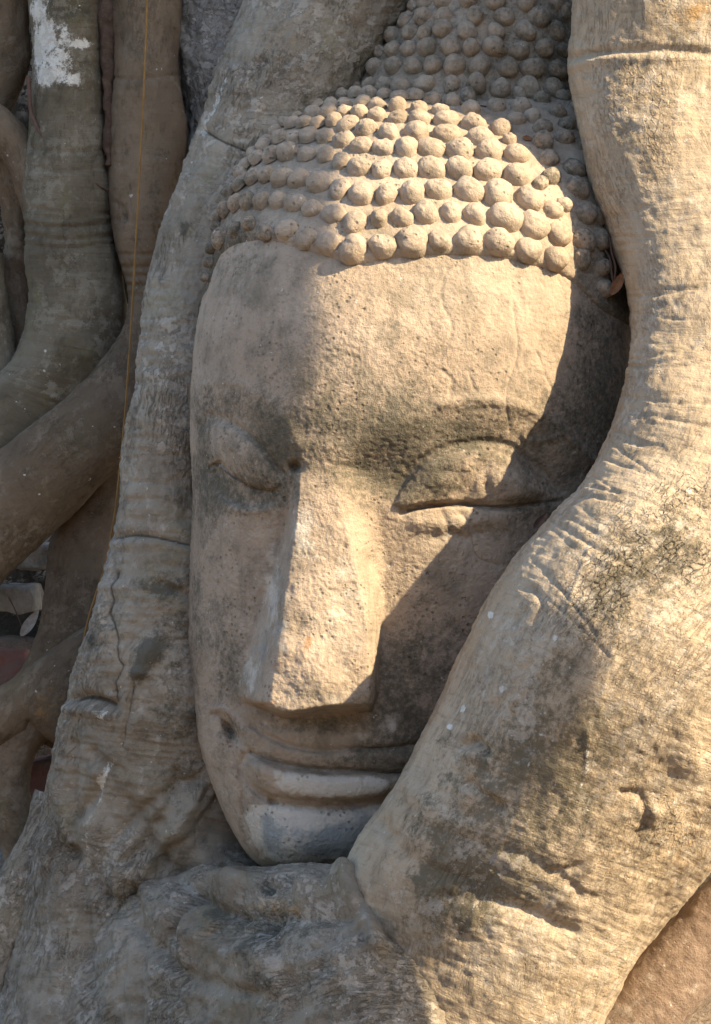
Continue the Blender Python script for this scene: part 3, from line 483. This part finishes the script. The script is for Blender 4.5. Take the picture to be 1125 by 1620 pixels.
# ------------------------------------------------------------------ the stone head
class Base:
    """smooth plan of a carved mass: outlines, ridge line, depth of the front and of the flanks for every row"""
    def __init__(s, L, Rr, xr, yF, yS, n=2.2, back=0.22): s.L, s.R, s.xr, s.yF, s.yS, s.n, s.back = L, Rr, xr, yF, yS, n, back
    def rows(s, v): return [interp(q, v) for q in (s.L, s.R, s.xr, s.yF, s.yS)]
    def y(s, px, v):
        L, Rr, xr, yF, yS = s.rows(v); t = np.where(px < xr, (px-xr)/(xr-L), (px-xr)/(Rr-xr)); t = np.clip(t, -0.985, 0.985)
        return yS-(yS-yF)*np.sqrt(1-np.abs(t)**s.n)
    def grid(s, v, nf, nb):
        L, Rr, xr, yF, yS = [q[:, None] for q in s.rows(v)]
        f = np.r_[np.linspace(0, np.pi, nf, endpoint=False), np.linspace(np.pi, 2*np.pi, nb, endpoint=False)][None, :]
        t = -np.cos(f); fr = (f < np.pi)
        px = xr+t*np.where(t < 0, xr-L, Rr-xr); py = v[:, None]+0*px
        y = np.where(fr, yS-(yS-yF)*np.sqrt(np.clip(1-np.abs(t)**s.n, 0, 1)), yS+s.back*np.abs(np.sin(f)))
        return px, py, y, np.where(fr, np.sin(f), 0)+0*px
    def frame(s, cx, cy):
        q = np.array([[cx, cy], [cx+2, cy], [cx-2, cy], [cx, cy+2], [cx, cy-2]], float); P = P3(q[:, 0], q[:, 1], s.y(q[:, 0], q[:, 1]))
        n = np.cross(P[1]-P[2], P[3]-P[4]); n /= np.linalg.norm(n)
        if n[1] > 0: n = -n
        return P[0], n
HL = [(120, 575), (140, 550), (165, 510), (190, 465), (214, 430), (235, 410), (260, 392), (290, 374), (320, 356), (350, 344), (380, 337), (410, 332), (450, 323), (500, 313), (560, 306), (620, 302), (690, 302), (740, 304), (800, 302), (870, 299), (940, 297), (1000, 297), (1060, 300), (1120, 306), (1180, 318), (1240, 336), (1300, 361), (1340, 384), (1362, 404), (1378, 430), (1392, 465)]
HR = [(120, 975), (165, 1000), (300, 1010), (400, 1010), (500, 1015), (600, 1015), (700, 1000), (800, 975), (900, 940), (1000, 900), (1100, 845), (1200, 775), (1300, 690), (1345, 640), (1375, 590), (1392, 530)]
HX = [(120, 720), (200, 660), (400, 610), (560, 585), (700, 560), (900, 535), (1100, 520), (1250, 505), (1392, 495)]
HF = [(120, .42), (150, .20), (170, .135), (190, .095), (220, .045), (250, .005), (280, -.03), (315, -.062), (350, -.088), (390, -.108), (430, -.122), (500, -.145), (560, -.156), (640, -.162), (700, -.155), (760, -.135), (830, -.110), (900, -.090), (1000, -.072), (1100, -.068), (1200, -.068), (1290, -.064), (1340, -.050), (1366, -.02), (1382, .03), (1392, .08)]
HS = [(120, .50), (150, .34), (200, .26), (250, .20), (320, .165), (400, .145), (600, .125), (1000, .12), (1200, .11), (1350, .10), (1392, .10)]
head = Base(HL, HR, HX, HF, HS)
f_, fd_, fl_, fb_, fru_, fc_ = Canvas(), Canvas(), Canvas(), Canvas(), Canvas(), Canvas()
# nose block
v0 = np.arange(f_.Y0, f_.Y0+f_.H)[:, None].astype(float); x0 = np.arange(f_.X0, f_.X0+f_.W)[None, :].astype(float)
q = lambda pts: interp(pts, v0)
xl = q([(735, 466), (800, 456), (900, 434), (1000, 402), (1060, 384), (1100, 375), (1140, 374)]); xa = q([(735, 476), (800, 471), (900, 458), (1000, 444), (1060, 434), (1100, 428), (1140, 426)])
xb = q([(735, 508), (800, 530), (900, 560), (1000, 580), (1060, 584), (1100, 585), (1140, 585)]); xc = q([(735, 575), (800, 600), (900, 612), (1000, 608), (1060, 603), (1100, 600), (1140, 598)])
H = q([(690, 0), (735, 8), (800, 40), (900, 78), (1000, 114), (1060, 128), (1110, 131), (1150, 131)])
lf = np.clip((x0-xl)/(xa-xl), 0, 1); lf = 0.55*lf+0.45*ss(0, 1, lf); mid = 1-0.09*np.clip((x0-xa)/(xb-xa), 0, 1)**1.3; rt = np.clip((xc-x0)/(xc-xb), 0, 1); rt = rt*rt*(3-2*rt)
vb = interp([(360, 1098), (380, 1104), (420, 1117), (455, 1130), (520, 1122), (585, 1118), (602, 1094), (630, 1090)], x0)
nz = H*np.minimum(lf, 1)*mid*rt*(1-ss(-6, 9, v0-vb)); nq = np.stack(np.broadcast_arrays(x0*0.001, v0*0.001, 0*x0), -1).reshape(-1, 3)
sub = (slice(int(700-f_.Y0), int(1160-f_.Y0)), slice(int(340-f_.X0), int(660-f_.X0))); nb_ = fbm(nq.reshape(f_.H, f_.W, 3)[sub].reshape(-1, 3), 24, 4, .6, 4).reshape(nz[sub].shape)
nz[sub] *= 1+0.05*nb_
for k in range(26):
    ky = 800+320*rng.rand(); kk = rng.randint(3); kx = float(interp([(800, 471), (1120, 427)], ky)) if kk == 0 else (float(interp([(800, 530), (1000, 580), (1120, 585)], ky)) if kk == 1 else 390+200*rng.rand())
    if kk == 2: ky = float(interp([(380, 1100), (455, 1125), (585, 1113)], kx))
    f_.blob(kx+7*rng.randn(), ky+5*rng.randn(), 3+9*rng.rand(), 3+12*rng.rand(), -0.6-3.0*rng.rand(), 180*rng.rand(), 1.2)
nn_ = Canvas(); nn_.a[:] = nz; nn_.blur(5); f_.a += 0.5*nn_.a+0.5*nz; f_.blur(3)
f_.line([(425, 985), (412, 1040), (402, 1085)], 9, -5).blob(392, 1085, 16, 26, 5).blob(500, 1085, 40, 30, 4).line([(398, 1105), (402, 1080), (412, 1060)], 5, -3)
# brows and sockets
f_.poly([(520, 735), (560, 700), (620, 668), (700, 645), (770, 640), (830, 655), (890, 697), (930, 745), (920, 800), (850, 812), (740, 822), (640, 818), (560, 790)], 55, -12).line([(700, 640), (770, 632), (840, 650), (900, 692), (940, 730)], 10, 5).line([(690, 660), (770, 650), (832, 668), (885, 712)], 14, -2)
f_.line([(845, 668), (830, 690), (850, 700), (885, 690)], 5, 3).line([(862, 664), (890, 690), (905, 712)], 5, -4)
f_.poly([(306, 640), (330, 622), (370, 622), (420, 655), (455, 705), (462, 760), (440, 805), (380, 815), (325, 790), (306, 730)], 34, -8).line([(312, 612), (345, 602), (390, 612), (440, 650), (466, 700)], 11, 4)
f_.blob(468, 738, 9, 8, -24).blob(600, 735, 55, 45, -7)
# eyelids
f_.poly([(622, 798), (640, 765), (676, 732), (728, 713), (785, 713), (826, 733), (852, 756), (862, 780), (835, 792), (780, 795), (720, 795), (680, 798), (648, 806)], 52, 19, dome=True).blob(818, 772, 32, 22, 6).line([(775, 725), (768, 755), (780, 785)], 7, -4).line([(700, 745), (730, 755), (725, 780)], 10, -3)
f_.line([(636, 811), (655, 804), (690, 799), (735, 797), (765, 802), (805, 804), (850, 797)], 4.0, -10).line([(850, 796), (888, 792)], 3, -4).line([(660, 828), (720, 830), (800, 818)], 13, 6).line([(690, 850), (740, 848), (770, 835)], 12, -3).line([(625, 770), (672, 722), (728, 702), (795, 702), (850, 738), (885, 775)], 6, -5)
f_.poly([(316, 694), (328, 672), (354, 671), (390, 690), (420, 722), (442, 757), (434, 775), (402, 769), (374, 753), (350, 731), (332, 737), (318, 716)], 46, 13, dome=True)
f_.poly([(326, 744), (350, 738), (375, 760), (432, 780), (428, 800), (370, 803), (338, 780)], 7, -8).line([(332, 740), (350, 735), (374, 757), (402, 773), (436, 779)], 3.5, -9).line([(314, 676), (330, 658), (366, 668), (410, 702), (446, 748)], 6, -8).line([(330, 742), (345, 778), (372, 806), (420, 808)], 6, 4)
# cheeks, mouth, chin
f_.blob(700, 900, 110, 80, 8, 20).blob(340, 960, 45, 130, 6).line([(585, 885), (603, 925), (592, 965), (607, 1000)], 7, -5).line([(572, 890), (585, 930), (580, 965)], 7, 3)
f_.blob(490, 1160, 105, 32, 12).line([(398, 1148), (440, 1173), (500, 1187), (560, 1184), (640, 1180), (700, 1165)], 4.5, -7).line([(430, 1188), (500, 1200), (580, 1201), (650, 1200)], 12, 5).line([(395, 1140), (440, 1150), (560, 1152)], 7, -4)
f_.line([(378, 1160), (386, 1176), (398, 1188)], 4.5, -6).line([(398, 1190), (440, 1207), (500, 1217), (560, 1219), (640, 1222), (720, 1205)], 4.5, -10)
f_.poly([(388, 1208), (408, 1199), (450, 1214), (510, 1223), (580, 1224), (650, 1228), (690, 1222), (650, 1248), (600, 1263), (540, 1269), (480, 1265), (430, 1258), (400, 1238)], 16, 19, dome=True).line([(430, 1268), (500, 1277), (600, 1272), (660, 1250)], 7, -8).blob(418, 1225, 16, 16, 4).line([(452, 1222), (446, 1240), (458, 1256)], 5, -4).line([(388, 1192), (383, 1212), (391, 1238), (412, 1258), (436, 1268)], 5.5, -9).line([(430, 1271), (500, 1280), (600, 1275), (660, 1252)], 9, -3)
f_.blob(366, 1156, 11, 20, -26, -28).line([(334, 1122), (352, 1120), (370, 1136), (384, 1158)], 5, 6).line([(338, 1130), (350, 1134), (358, 1148)], 4, -6).blob(338, 1180, 22, 42, 9, -10).line([(366, 1178), (378, 1215), (386, 1250), (385, 1280), (392, 1320), (412, 1350)], 6, -8).line([(384, 1215), (392, 1260)], 5, 4)
f_.blob(480, 1328, 75, 36, 15).line([(395, 1283), (396, 1320), (412, 1352)], 5, -4)
for pts in ([(708, 425), (698, 470), (715, 520), (700, 560)], [(812, 480), (818, 560), (800, 620), (806, 680)], [(740, 585), (752, 620)], [(850, 560), (870, 610), (905, 640)], [(610, 900), (640, 860), (660, 845)], [(700, 585), (715, 600), (712, 625)], [(745, 845), (755, 880), (790, 895)]):
    f_.line(pts, 3.0, -2.2); fc_.line(pts, 2.0, 0.55)
fc_.line([(645, 808), (700, 801), (800, 799), (880, 792)], 2.5, .9).line([(340, 736), (374, 757), (402, 773), (430, 778)], 2.5, .8).line([(398, 1188), (440, 1208), (500, 1218), (560, 1220), (640, 1223)], 2.5, .5)  # darkens the carved lid slits and the mouth line
# stains: soot-dark growth round the eyes and mouth corner, old lime on nose, lip and chin; darker cheek and flanks
fd_.blob(600, 735, 90, 55, .85).blob(655, 760, 60, 40, .55).blob(690, 690, 120, 40, .50).blob(800, 700, 100, 45, .35).blob(560, 650, 110, 50, .30).blob(640, 600, 170, 60, .14).blob(720, 835, 60, 18, .35).blob(690, 755, 45, 30, .4).blob(860, 640, 50, 40, .2)
fd_.blob(385, 786, 60, 27, .72).blob(350, 768, 18, 30, .5).blob(427, 740, 42, 55, .55).blob(440, 690, 46, 50, .42).blob(325, 650, 14, 40, .55).blob(380, 640, 60, 26, .40).blob(322, 735, 12, 45, .6).blob(340, 770, 12, 40, .6)
fd_.blob(690, 1040, 80, 90, .45).blob(622, 1110, 34, 60, .75).blob(660, 1180, 60, 50, .7).blob(850, 800, 60, 60, .45).blob(950, 620, 55, 200, .65).blob(365, 1050, 26, 70, .30).blob(520, 1146, 90, 14, .4).blob(540, 1205, 60, 12, .5).blob(600, 1190, 40, 20, .4).blob(310, 1000, 12, 300, .15).blob(366, 1158, 12, 20, .6).blob(500, 480, 90, 40, .12).blob(380, 420, 50, 30, .35).blob(640, 1260, 40, 20, .5)
fl_.poly([(420, 1205), (470, 1219), (540, 1226), (620, 1230), (600, 1258), (520, 1264), (450, 1256)], 10, .45).blob(520, 1020, 50, 80, .3).blob(545, 900, 36, 80, .25).blob(480, 840, 20, 60, .6).blob(395, 1070, 20, 50, .55).blob(430, 930, 14, 90, .6).blob(510, 1105, 70, 14, .35).blob(540, 1244, 60, 17, 1.0).blob(450, 1236, 40, 16, .6).blob(440, 1290, 60, 16, .75).blob(520, 1300, 60, 20, .5).blob(400, 1310, 14, 40, .6).blob(620, 1145, 22, 20, .55).blob(570, 1165, 26, 8, .4).blob(420, 1145, 14, 8, .4).blob(590, 1285, 40, 10, .6)
fb_.blob(520, 1335, 75, 30, .75).blob(425, 1312, 18, 32, .85).blob(560, 1300, 40, 26, .55).blob(458, 1305, 18, 20, .4).blob(415, 1035, 16, 60, .5).blob(436, 920, 9, 90, .5).blob(452, 1000, 10, 60, .45)
fru_.blob(487, 1018, 11, 26, .9, 20).blob(420, 1112, 34, 6, .9).blob(470, 1128, 20, 5, .7).blob(690, 800, 50, 6, .7).blob(745, 785, 40, 8, .45, -20).blob(360, 735, 20, 5, .5)
fd_.blob(600, 570, 230, 130, .2).blob(340, 950, 60, 220, .2).blob(640, 960, 60, 80, .15); fd_.a *= 1.3; fd_.a = np.where(fd_.a > 0.55, 0.55+0.45*(1-np.exp(-(fd_.a-0.55)/0.9)), fd_.a)
fl_.poly([(470, 760), (500, 770), (540, 850), (585, 980), (596, 1095), (560, 1118), (455, 1128), (378, 1104), (400, 1010), (432, 900)], 25, 0.04).poly([(392, 1268), (440, 1268), (540, 1278), (640, 1262), (620, 1320), (550, 1365), (440, 1372), (405, 1345), (390, 1300)], 16, 0.85)
fb_.poly([(420, 1290), (470, 1300), (560, 1290), (610, 1290), (560, 1355), (450, 1365), (415, 1330)], 24, 0.30)
f_.blob(366, 1158, 13, 20, -6, -28).poly([(392, 1208), (412, 1201), (450, 1215), (510, 1224), (600, 1228), (650, 1232), (600, 1261), (540, 1267), (480, 1263), (432, 1256), (402, 1236)], 24, 7, dome=True).blob(408, 1218, 14, 14, 5)
pass
f_.line([(760, 735), (748, 762), (735, 790)], 9, -5).poly([(775, 800), (770, 770), (790, 745), (825, 742), (850, 758), (862, 784), (826, 799)], 20, 5, dome=True).line([(700, 812), (712, 838), (735, 850)], 6, -4).line([(730, 815), (760, 845)], 5, -4)
HV = [(300, 485), (325, 462), (338, 425), (352, 402), (380, 386), (420, 381), (470, 394), (520, 408), (560, 421), (610, 412), (700, 405), (780, 408), (840, 421), (880, 433), (905, 447), (950, 490), (1020, 530)]
def masks_of(px, py, f, dark=None, extra=0):
    g = lambda c: (c.at(px, py)*(f > 0)).ravel()
    return {'dark': g(fd_)+extra, 'lime': g(fl_), 'blue': g(fb_), 'rust': g(fru_), 'crack_crease': g(fc_)}
def loft(name, base, v, nf, nb, parent, dy, disp=0.002, cut=None, extra=None, loc=None):
    px, py, y, f = base.grid(v, nf, nb); y = y+dy(px, py, f)
    V = P3(px, py, y); du = np.gradient(V, axis=0); dv = np.roll(V, -1, 1)-np.roll(V, 1, 1); N = np.cross(dv, du); N /= np.linalg.norm(N, axis=-1, keepdims=True)+1e-12
    if ((V-V.mean((0, 1)))*N).sum() < 0: N = -N
    p = V.reshape(-1, 3); d = disp*(0.6*fbm(p, 26, 3, .5, 1)+0.6*fbm(p, 180, 2, .6, 2))+0.004*fbm(p, 7, 2, .5, 3)
    V = (V+N*d.reshape(px.shape+(1,))).reshape(-1, 3); A = masks_of(px, py, f, extra=0 if extra is None else extra(px, py).ravel())
    n = len(V); nc = nf+nb; F = grid_faces(len(v), nc)
    if cut is not None:
        k = cut(px, py).ravel(); F = F[~k[F].all(1)]
    i = np.arange(nc); j = (i+1) % nc; V = np.vstack([V, V[:nc].mean(0), V[-nc:].mean(0)])
    for kk in A: A[kk] = np.r_[A[kk], 0, 0]
    T = np.stack([np.full(nc, n), j, i], -1)
    if cut is None: T = np.vstack([T, np.stack([np.full(nc, n+1), n-nc+i, n-nc+j], -1)])
    return mesh_obj(name, V, F, M_STONE, parent, A, tris=T)
statue = empty('stone_statue', tuple(P3(490, 1392, 0.05)), 'weathered sandstone head with downcast eyes and knobbed hair, gripped by the fig roots', 'statue')
loft('face', head, np.arange(300, 1392.5, 1.55), 560, 60, statue, lambda px, py, f: -0.001*f_.at(px, py)*np.clip(f*2.2, 0, 1))
hd = lambda px, py: interp(HV, px)-py
hair = loft('hair', head, np.arange(120, 545, 2.0), 360, 50, statue, lambda px, py, f: np.where(f > 0, -0.011*ss(-2, 16, hd(px, py))+0.010*ss(6, -14, hd(px, py)), 0), cut=lambda px, py: hd(px, py) < -26,
    extra=lambda px, py: 0.45*ss(.5, 1, np.abs(px-690)/330)*(px > 690)+0.45*ss(480, 340, px)+0.25*ss(200, 150, py)+0.3*ss(40, 10, hd(px, py))*(px < 480))  # shade painted into the left, right and top of the hair
TL = [(-270, 840), (-200, 775), (-100, 705), (-40, 668), (-15, 650), (10, 634), (35, 613), (65, 592), (90, 575), (118, 559), (140, 542), (165, 536), (200, 536)]
TR = [(-270, 875), (-100, 940), (0, 965), (165, 990), (200, 990)]
TX = [(-270, 858), (0, 770), (200, 740)]; TF = [(-270, .55), (-150, .33), (-50, .235), (0, .215), (100, .185), (165, .165), (200, .15)]; TS = [(-270, .56), (-100, .47), (0, .44), (200, .40)]
knot = Base(TL, TR, TX, TF, TS, 2.1, 0.12)
topknot = loft('topknot', knot, np.arange(-270, 200.5, 2.6), 260, 40, statue, lambda px, py, f: 0*px, extra=lambda px, py: 0.36+0.25*ss(780, 920, px))  # shade painted over the topknot, deeper to the right
topknot['label'] = 'shaded topknot rising behind the hair'

# curls: column, row, radius in photo pixels
H1 = [(354, 378, 16), (376, 366, 14), (400, 358, 14), (424, 372, 15), (457, 368, 19), (488, 382, 19), (522, 390, 20), (560, 398, 24), (605, 393, 21), (651, 386, 24), (694, 386, 19), (739, 383, 22), (787, 386, 23), (833, 398, 21), (876, 411, 22)]
H2 = [(349, 344, 13), (363, 334, 14), (379, 326, 15), (397, 323, 16), (419, 323, 17), (444, 323, 18), (470, 328, 17), (497, 337, 16), (530, 345, 19), (562, 357, 21), (600, 352, 16), (635, 350, 19), (672, 343, 23), (713, 342, 18), (749, 345, 19), (797, 350, 26), (841, 362, 25), (880, 375, 22)]
H3 = [(356, 320, 12), (368, 308, 15), (385, 295, 16), (404, 286, 17), (425, 283, 17), (451, 288, 18), (476, 291, 19), (508, 297, 21), (539, 306, 21), (573, 314, 22), (611, 315, 21), (651, 313, 22), (692, 307, 22), (741, 307, 24), (786, 313, 25), (835, 321, 25), (872, 338, 19)]
H4 = [(381, 277, 13), (393, 266, 15), (411, 255, 16), (434, 251, 17), (458, 247, 18), (487, 251, 17), (517, 252, 17), (541, 263, 19), (570, 273, 20), (605, 276, 21), (642, 276, 22), (681, 275, 23), (725, 275, 23), (771, 276, 23), (816, 283, 22), (852, 296, 14)]
H5 = [(402, 248, 13), (421, 235, 15), (446, 223, 16), (468, 226, 14), (491, 221, 18), (517, 223, 17), (545, 229, 19), (573, 238, 19), (607, 242, 20), (643, 243, 22), (681, 243, 22), (726, 245, 24), (773, 246, 24), (815, 251, 20), (804, 227, 11)]
H6 = [(424, 227, 12), (438, 213, 13), (465, 202, 14), (484, 201, 15), (505, 202, 15), (530, 198, 17), (553, 204, 18), (580, 212, 18), (616, 218, 20), (658, 218, 22), (707, 219, 23), (760, 225, 23)]
H7 = [(450, 200, 11), (469, 190, 13), (497, 185, 15), (521, 185, 15), (547, 185, 15), (570, 187, 15), (597, 191, 18), (630, 195, 18), (664, 197, 18), (706, 198, 21), (749, 204, 21)]
H8 = [(483, 178, 12), (504, 172, 14), (525, 172, 14), (546, 173, 14), (575, 171, 14), (598, 173, 16), (629, 175, 17), (662, 179, 17), (697, 181, 14)]
H9 = [(524, 160, 12), (543, 157, 13), (564, 155, 14), (584, 157, 14), (608, 157, 14), (632, 160, 15), (656, 158, 15), (684, 164, 15), (716, 167, 15), (744, 180, 17), (784, 174, 17), (824, 177, 17), (842, 192, 16), (792, 209, 19), (856, 209, 18), (740, 160, 15), (780, 153, 15), (880, 185, 16), (820, 156, 16), (856, 162, 16), (890, 158, 15), (912, 178, 16), (918, 208, 16), (925, 240, 17), (896, 203, 16), (815, 196, 14)]
H10 = [(857, 231, 18), (867, 257, 18), (869, 286, 17), (905, 272, 18), (908, 303, 20), (888, 330, 15), (922, 342, 21), (918, 385, 21), (915, 412, 18), (947, 425, 15), (951, 458, 17), (890, 225, 17), (945, 380, 18), (943, 345, 16), (940, 300, 15), (337, 395, 10), (332, 418, 10), (328, 440, 9), (343, 362, 10)]
K_SCALE = 1.02
K = [(544, 142, 12), (562, 139, 13), (586, 136, 14), (609, 136, 15), (636, 138, 17), (672, 134, 17), (714, 134, 17), (754, 134, 18), (791, 140, 18), (836, 140, 19), (876, 141, 18), (568, 113, 14), (594, 107, 15), (624, 106, 16), (655, 106, 17), (686, 104, 16), (719, 104, 17), (759, 105, 18), (804, 109, 17), (842, 109, 19), (881, 111, 17),
     (580, 88, 12), (601, 84, 14), (624, 80, 15), (647, 79, 15), (677, 76, 16), (714, 75, 18), (745, 76, 16), (782, 75, 17), (821, 80, 18), (860, 78, 18), (890, 80, 14), (595, 63, 13), (622, 57, 15), (650, 52, 15), (674, 54, 14), (700, 47, 17), (739, 50, 18), (784, 51, 17), (830, 51, 18), (878, 50, 18),
     (616, 36, 13), (643, 32, 15), (672, 28, 16), (702, 27, 16), (752, 26, 18), (798, 28, 17), (852, 28, 19), (892, 20, 15), (639, 11, 12), (656, 8, 14), (675, 6, 15), (702, 2, 16), (742, 0, 16), (784, 4, 17), (832, 4, 18), (880, 4, 17), (672, -18, 15), (712, -22, 17), (760, -22, 17), (808, -20, 17), (858, -20, 17)]
curls = [(c, head, hair) for c in H1+H2+H3+H4+H5+H6+H7+H8+H9+H10]+[(c, knot, topknot) for c in K]
def curl_mesh(cx, cy, r, base, sd):
    o, n = base.frame(cx, cy); off = 0.009 if base is head else 0.004; o = o+n*off
    a = np.cross(n, [0, 0, 1.0]); a /= np.linalg.norm(a); b = np.cross(n, a)
    nr, na = 15, 26; ro = np.r_[np.linspace(0.06, 1.0, nr-3), 1.03, 1.05, 1.06]; th = np.linspace(0, 2*np.pi, na, endpoint=False)
    rg = np.random.RandomState(sd); r = (0.96 if base is head else K_SCALE)*r*S*(1+0.035*rg.randn()); h = r*(0.78+0.08*rg.randn()); sq = 1+0.06*rg.randn(); ph = rg.rand()*6
    z = np.where(ro <= 1, h*np.clip(1-ro**2.2, 0, 1)**0.54, -(ro-1)*h*6)[:, None]
    rad = r*(ro[:, None]*(1+0.07*np.sin(2*th+ph)+0.04*np.sin(3*th+2*ph)))
    V = o+n*z[..., None]+a*(rad*np.cos(th)*sq)[..., None]+b*(rad*np.sin(th))[..., None]; V = V.reshape(-1, 3); V = np.vstack([V, o+n*h*1.0])
    N = V-(o-n*0.3*h); N /= np.linalg.norm(N, axis=1, keepdims=True); V = V+N*(0.0026*fbm(V, 42, 3, .6, 5)+0.0018*fbm(V, 130, 2, .7, 6))[:, None]
    i = np.arange(na); j = (i+1) % na; return V, grid_faces(nr, na), np.stack([np.full(na, nr*na), j, i], -1), o
def curl_attrs(V, cx, cy, base):
    k = np.full(len(V), 1.0); d = 0.0
    if base is head: d = 0.50*(cx > 850 and cy < 300)+0.45*float(ss(480, 360, np.array(cx)))+0.30*(cy < 168)+0.5*(cx > 895)+0.25*(cy > 350 and cx < 450)  # painted shade on the left, top and right curls
    else: d = 0.26+0.3*float(ss(780, 920, np.array(cx)))  # painted shade on the topknot curls
    d = min(d, 0.62); return {'dark': k*d, 'lime': k*0-0.1, 'blue': k*0-1, 'rust': k*0-.3, 'crack_crease': k*0}
def prominence(t):
    (cx, cy, r), bs, _ = t; return r*r*(0.4+0.6*abs(bs.frame(cx, cy)[1][1]))
curls.sort(key=prominence, reverse=True)
mv, mf, mt, ma, nn = [], [], [], {}, 0
for k, ((cx, cy, r), bs, par) in enumerate(curls):
    V, F, T, o = curl_mesh(cx, cy, r, bs, k); A = curl_attrs(V, cx, cy, bs)
    if k < 100: mesh_obj('hair_curl', V, F, M_STONE, par, A, tris=T, loc=tuple(o))
    else:
        mv.append(V); mf.append(F+nn); mt.append(T+nn); nn += len(V)
        for kk in A: ma.setdefault(kk, []).append(A[kk])
tag(mesh_obj('small_curl_relief', np.vstack(mv), np.vstack(mf), M_STONE, statue, {k: np.concatenate(v) for k, v in ma.items()}, tris=np.vstack(mt)), kind='stuff')

# ---- litter caught on the head
leaf('dry_leaf', 977, 448, -.03, .045, .016, 60, M_LEAF, 'curled red brown leaf wedged between the hair and the right root', 0.8)
leaf('dry_leaf', 835, 219, .055, .018, .008, -10, M_LEAF, 'small rusty leaf scrap among the shaded curls near the right root', 0.5)
leaf('dry_leaf', 588, 206, .055, .022, .007, 5, M_LEAF, 'small rusty leaf scrap tucked between sunlit curls at the top of the hair', 0.5)
tag(wire('twig', [(690, 163, .14), (720, 165, .135), (760, 167, .13), (790, 174, .13), (800, 180, .13)], M_CREEP, 0.0014, 30), 'thin dark twig lying across the curls at the foot of the topknot', 'twig')

# ---- added wall behind the camera, cuts the low frontal light on the head
bw = empty('light_block_wall', (-2.0, -6.5, 0), 'added brick wall behind the camera, holding back low light on the stone head', 'wall')
wx, wz = np.meshgrid(np.linspace(-8, 3.0, 150), np.linspace(-0.2, 3.2, 80)); tp = 2.5+0.5*fbm(np.stack([wx.ravel(), 0*wx.ravel(), 0*wx.ravel()], -1), 0.8, 4).reshape(wx.shape)
wz = np.minimum(wz, tp); wy = 0.03*fbm(np.stack([wx.ravel()*2, wz.ravel()*5, 0*wx.ravel()], -1), 1.5, 3).reshape(wx.shape)
fr_ = np.stack([wx, -6.5+wy, wz], -1).reshape(-1, 3); bk_ = fr_+np.array([0, -0.6, 0]); F_ = grid_faces(80, 150, False); k_ = len(fr_)
rim = np.r_[np.arange(150), np.arange(1, 80)*150+149, 79*150+np.arange(148, -1, -1), np.arange(78, 0, -1)*150]; r2 = np.roll(rim, -1)
mesh_obj('masonry', np.vstack([fr_, bk_]), np.vstack([F_, F_[:, ::-1]+k_, np.stack([rim, r2, r2+k_, rim+k_], -1)]), M_WALL, bw)

# ---- more litter
for k, pts in enumerate(([(962, 372, -.01), (968, 400, -.025), (975, 425, -.03), (972, 452, -.03)], [(955, 390, -.005), (966, 410, -.02), (970, 440, -.03), (978, 462, -.03)], [(930, 300, .03), (946, 330, .02), (956, 360, .01), (968, 380, -.01)])):
    tag(wire('dry_rootlet', pts, M_CREEP, 0.0016, 30, wob=0.004), 'fine dry brown rootlet lodged between the dark curls and the right root', 'rootlet', 'dry rootlets beside the right root')
leaf('dry_leaf', 855, 824, -.10, .032, .012, 50, M_CREEP, 'dark shrivelled leaf scrap on the shaded cheek just below the right eye', 0.9)
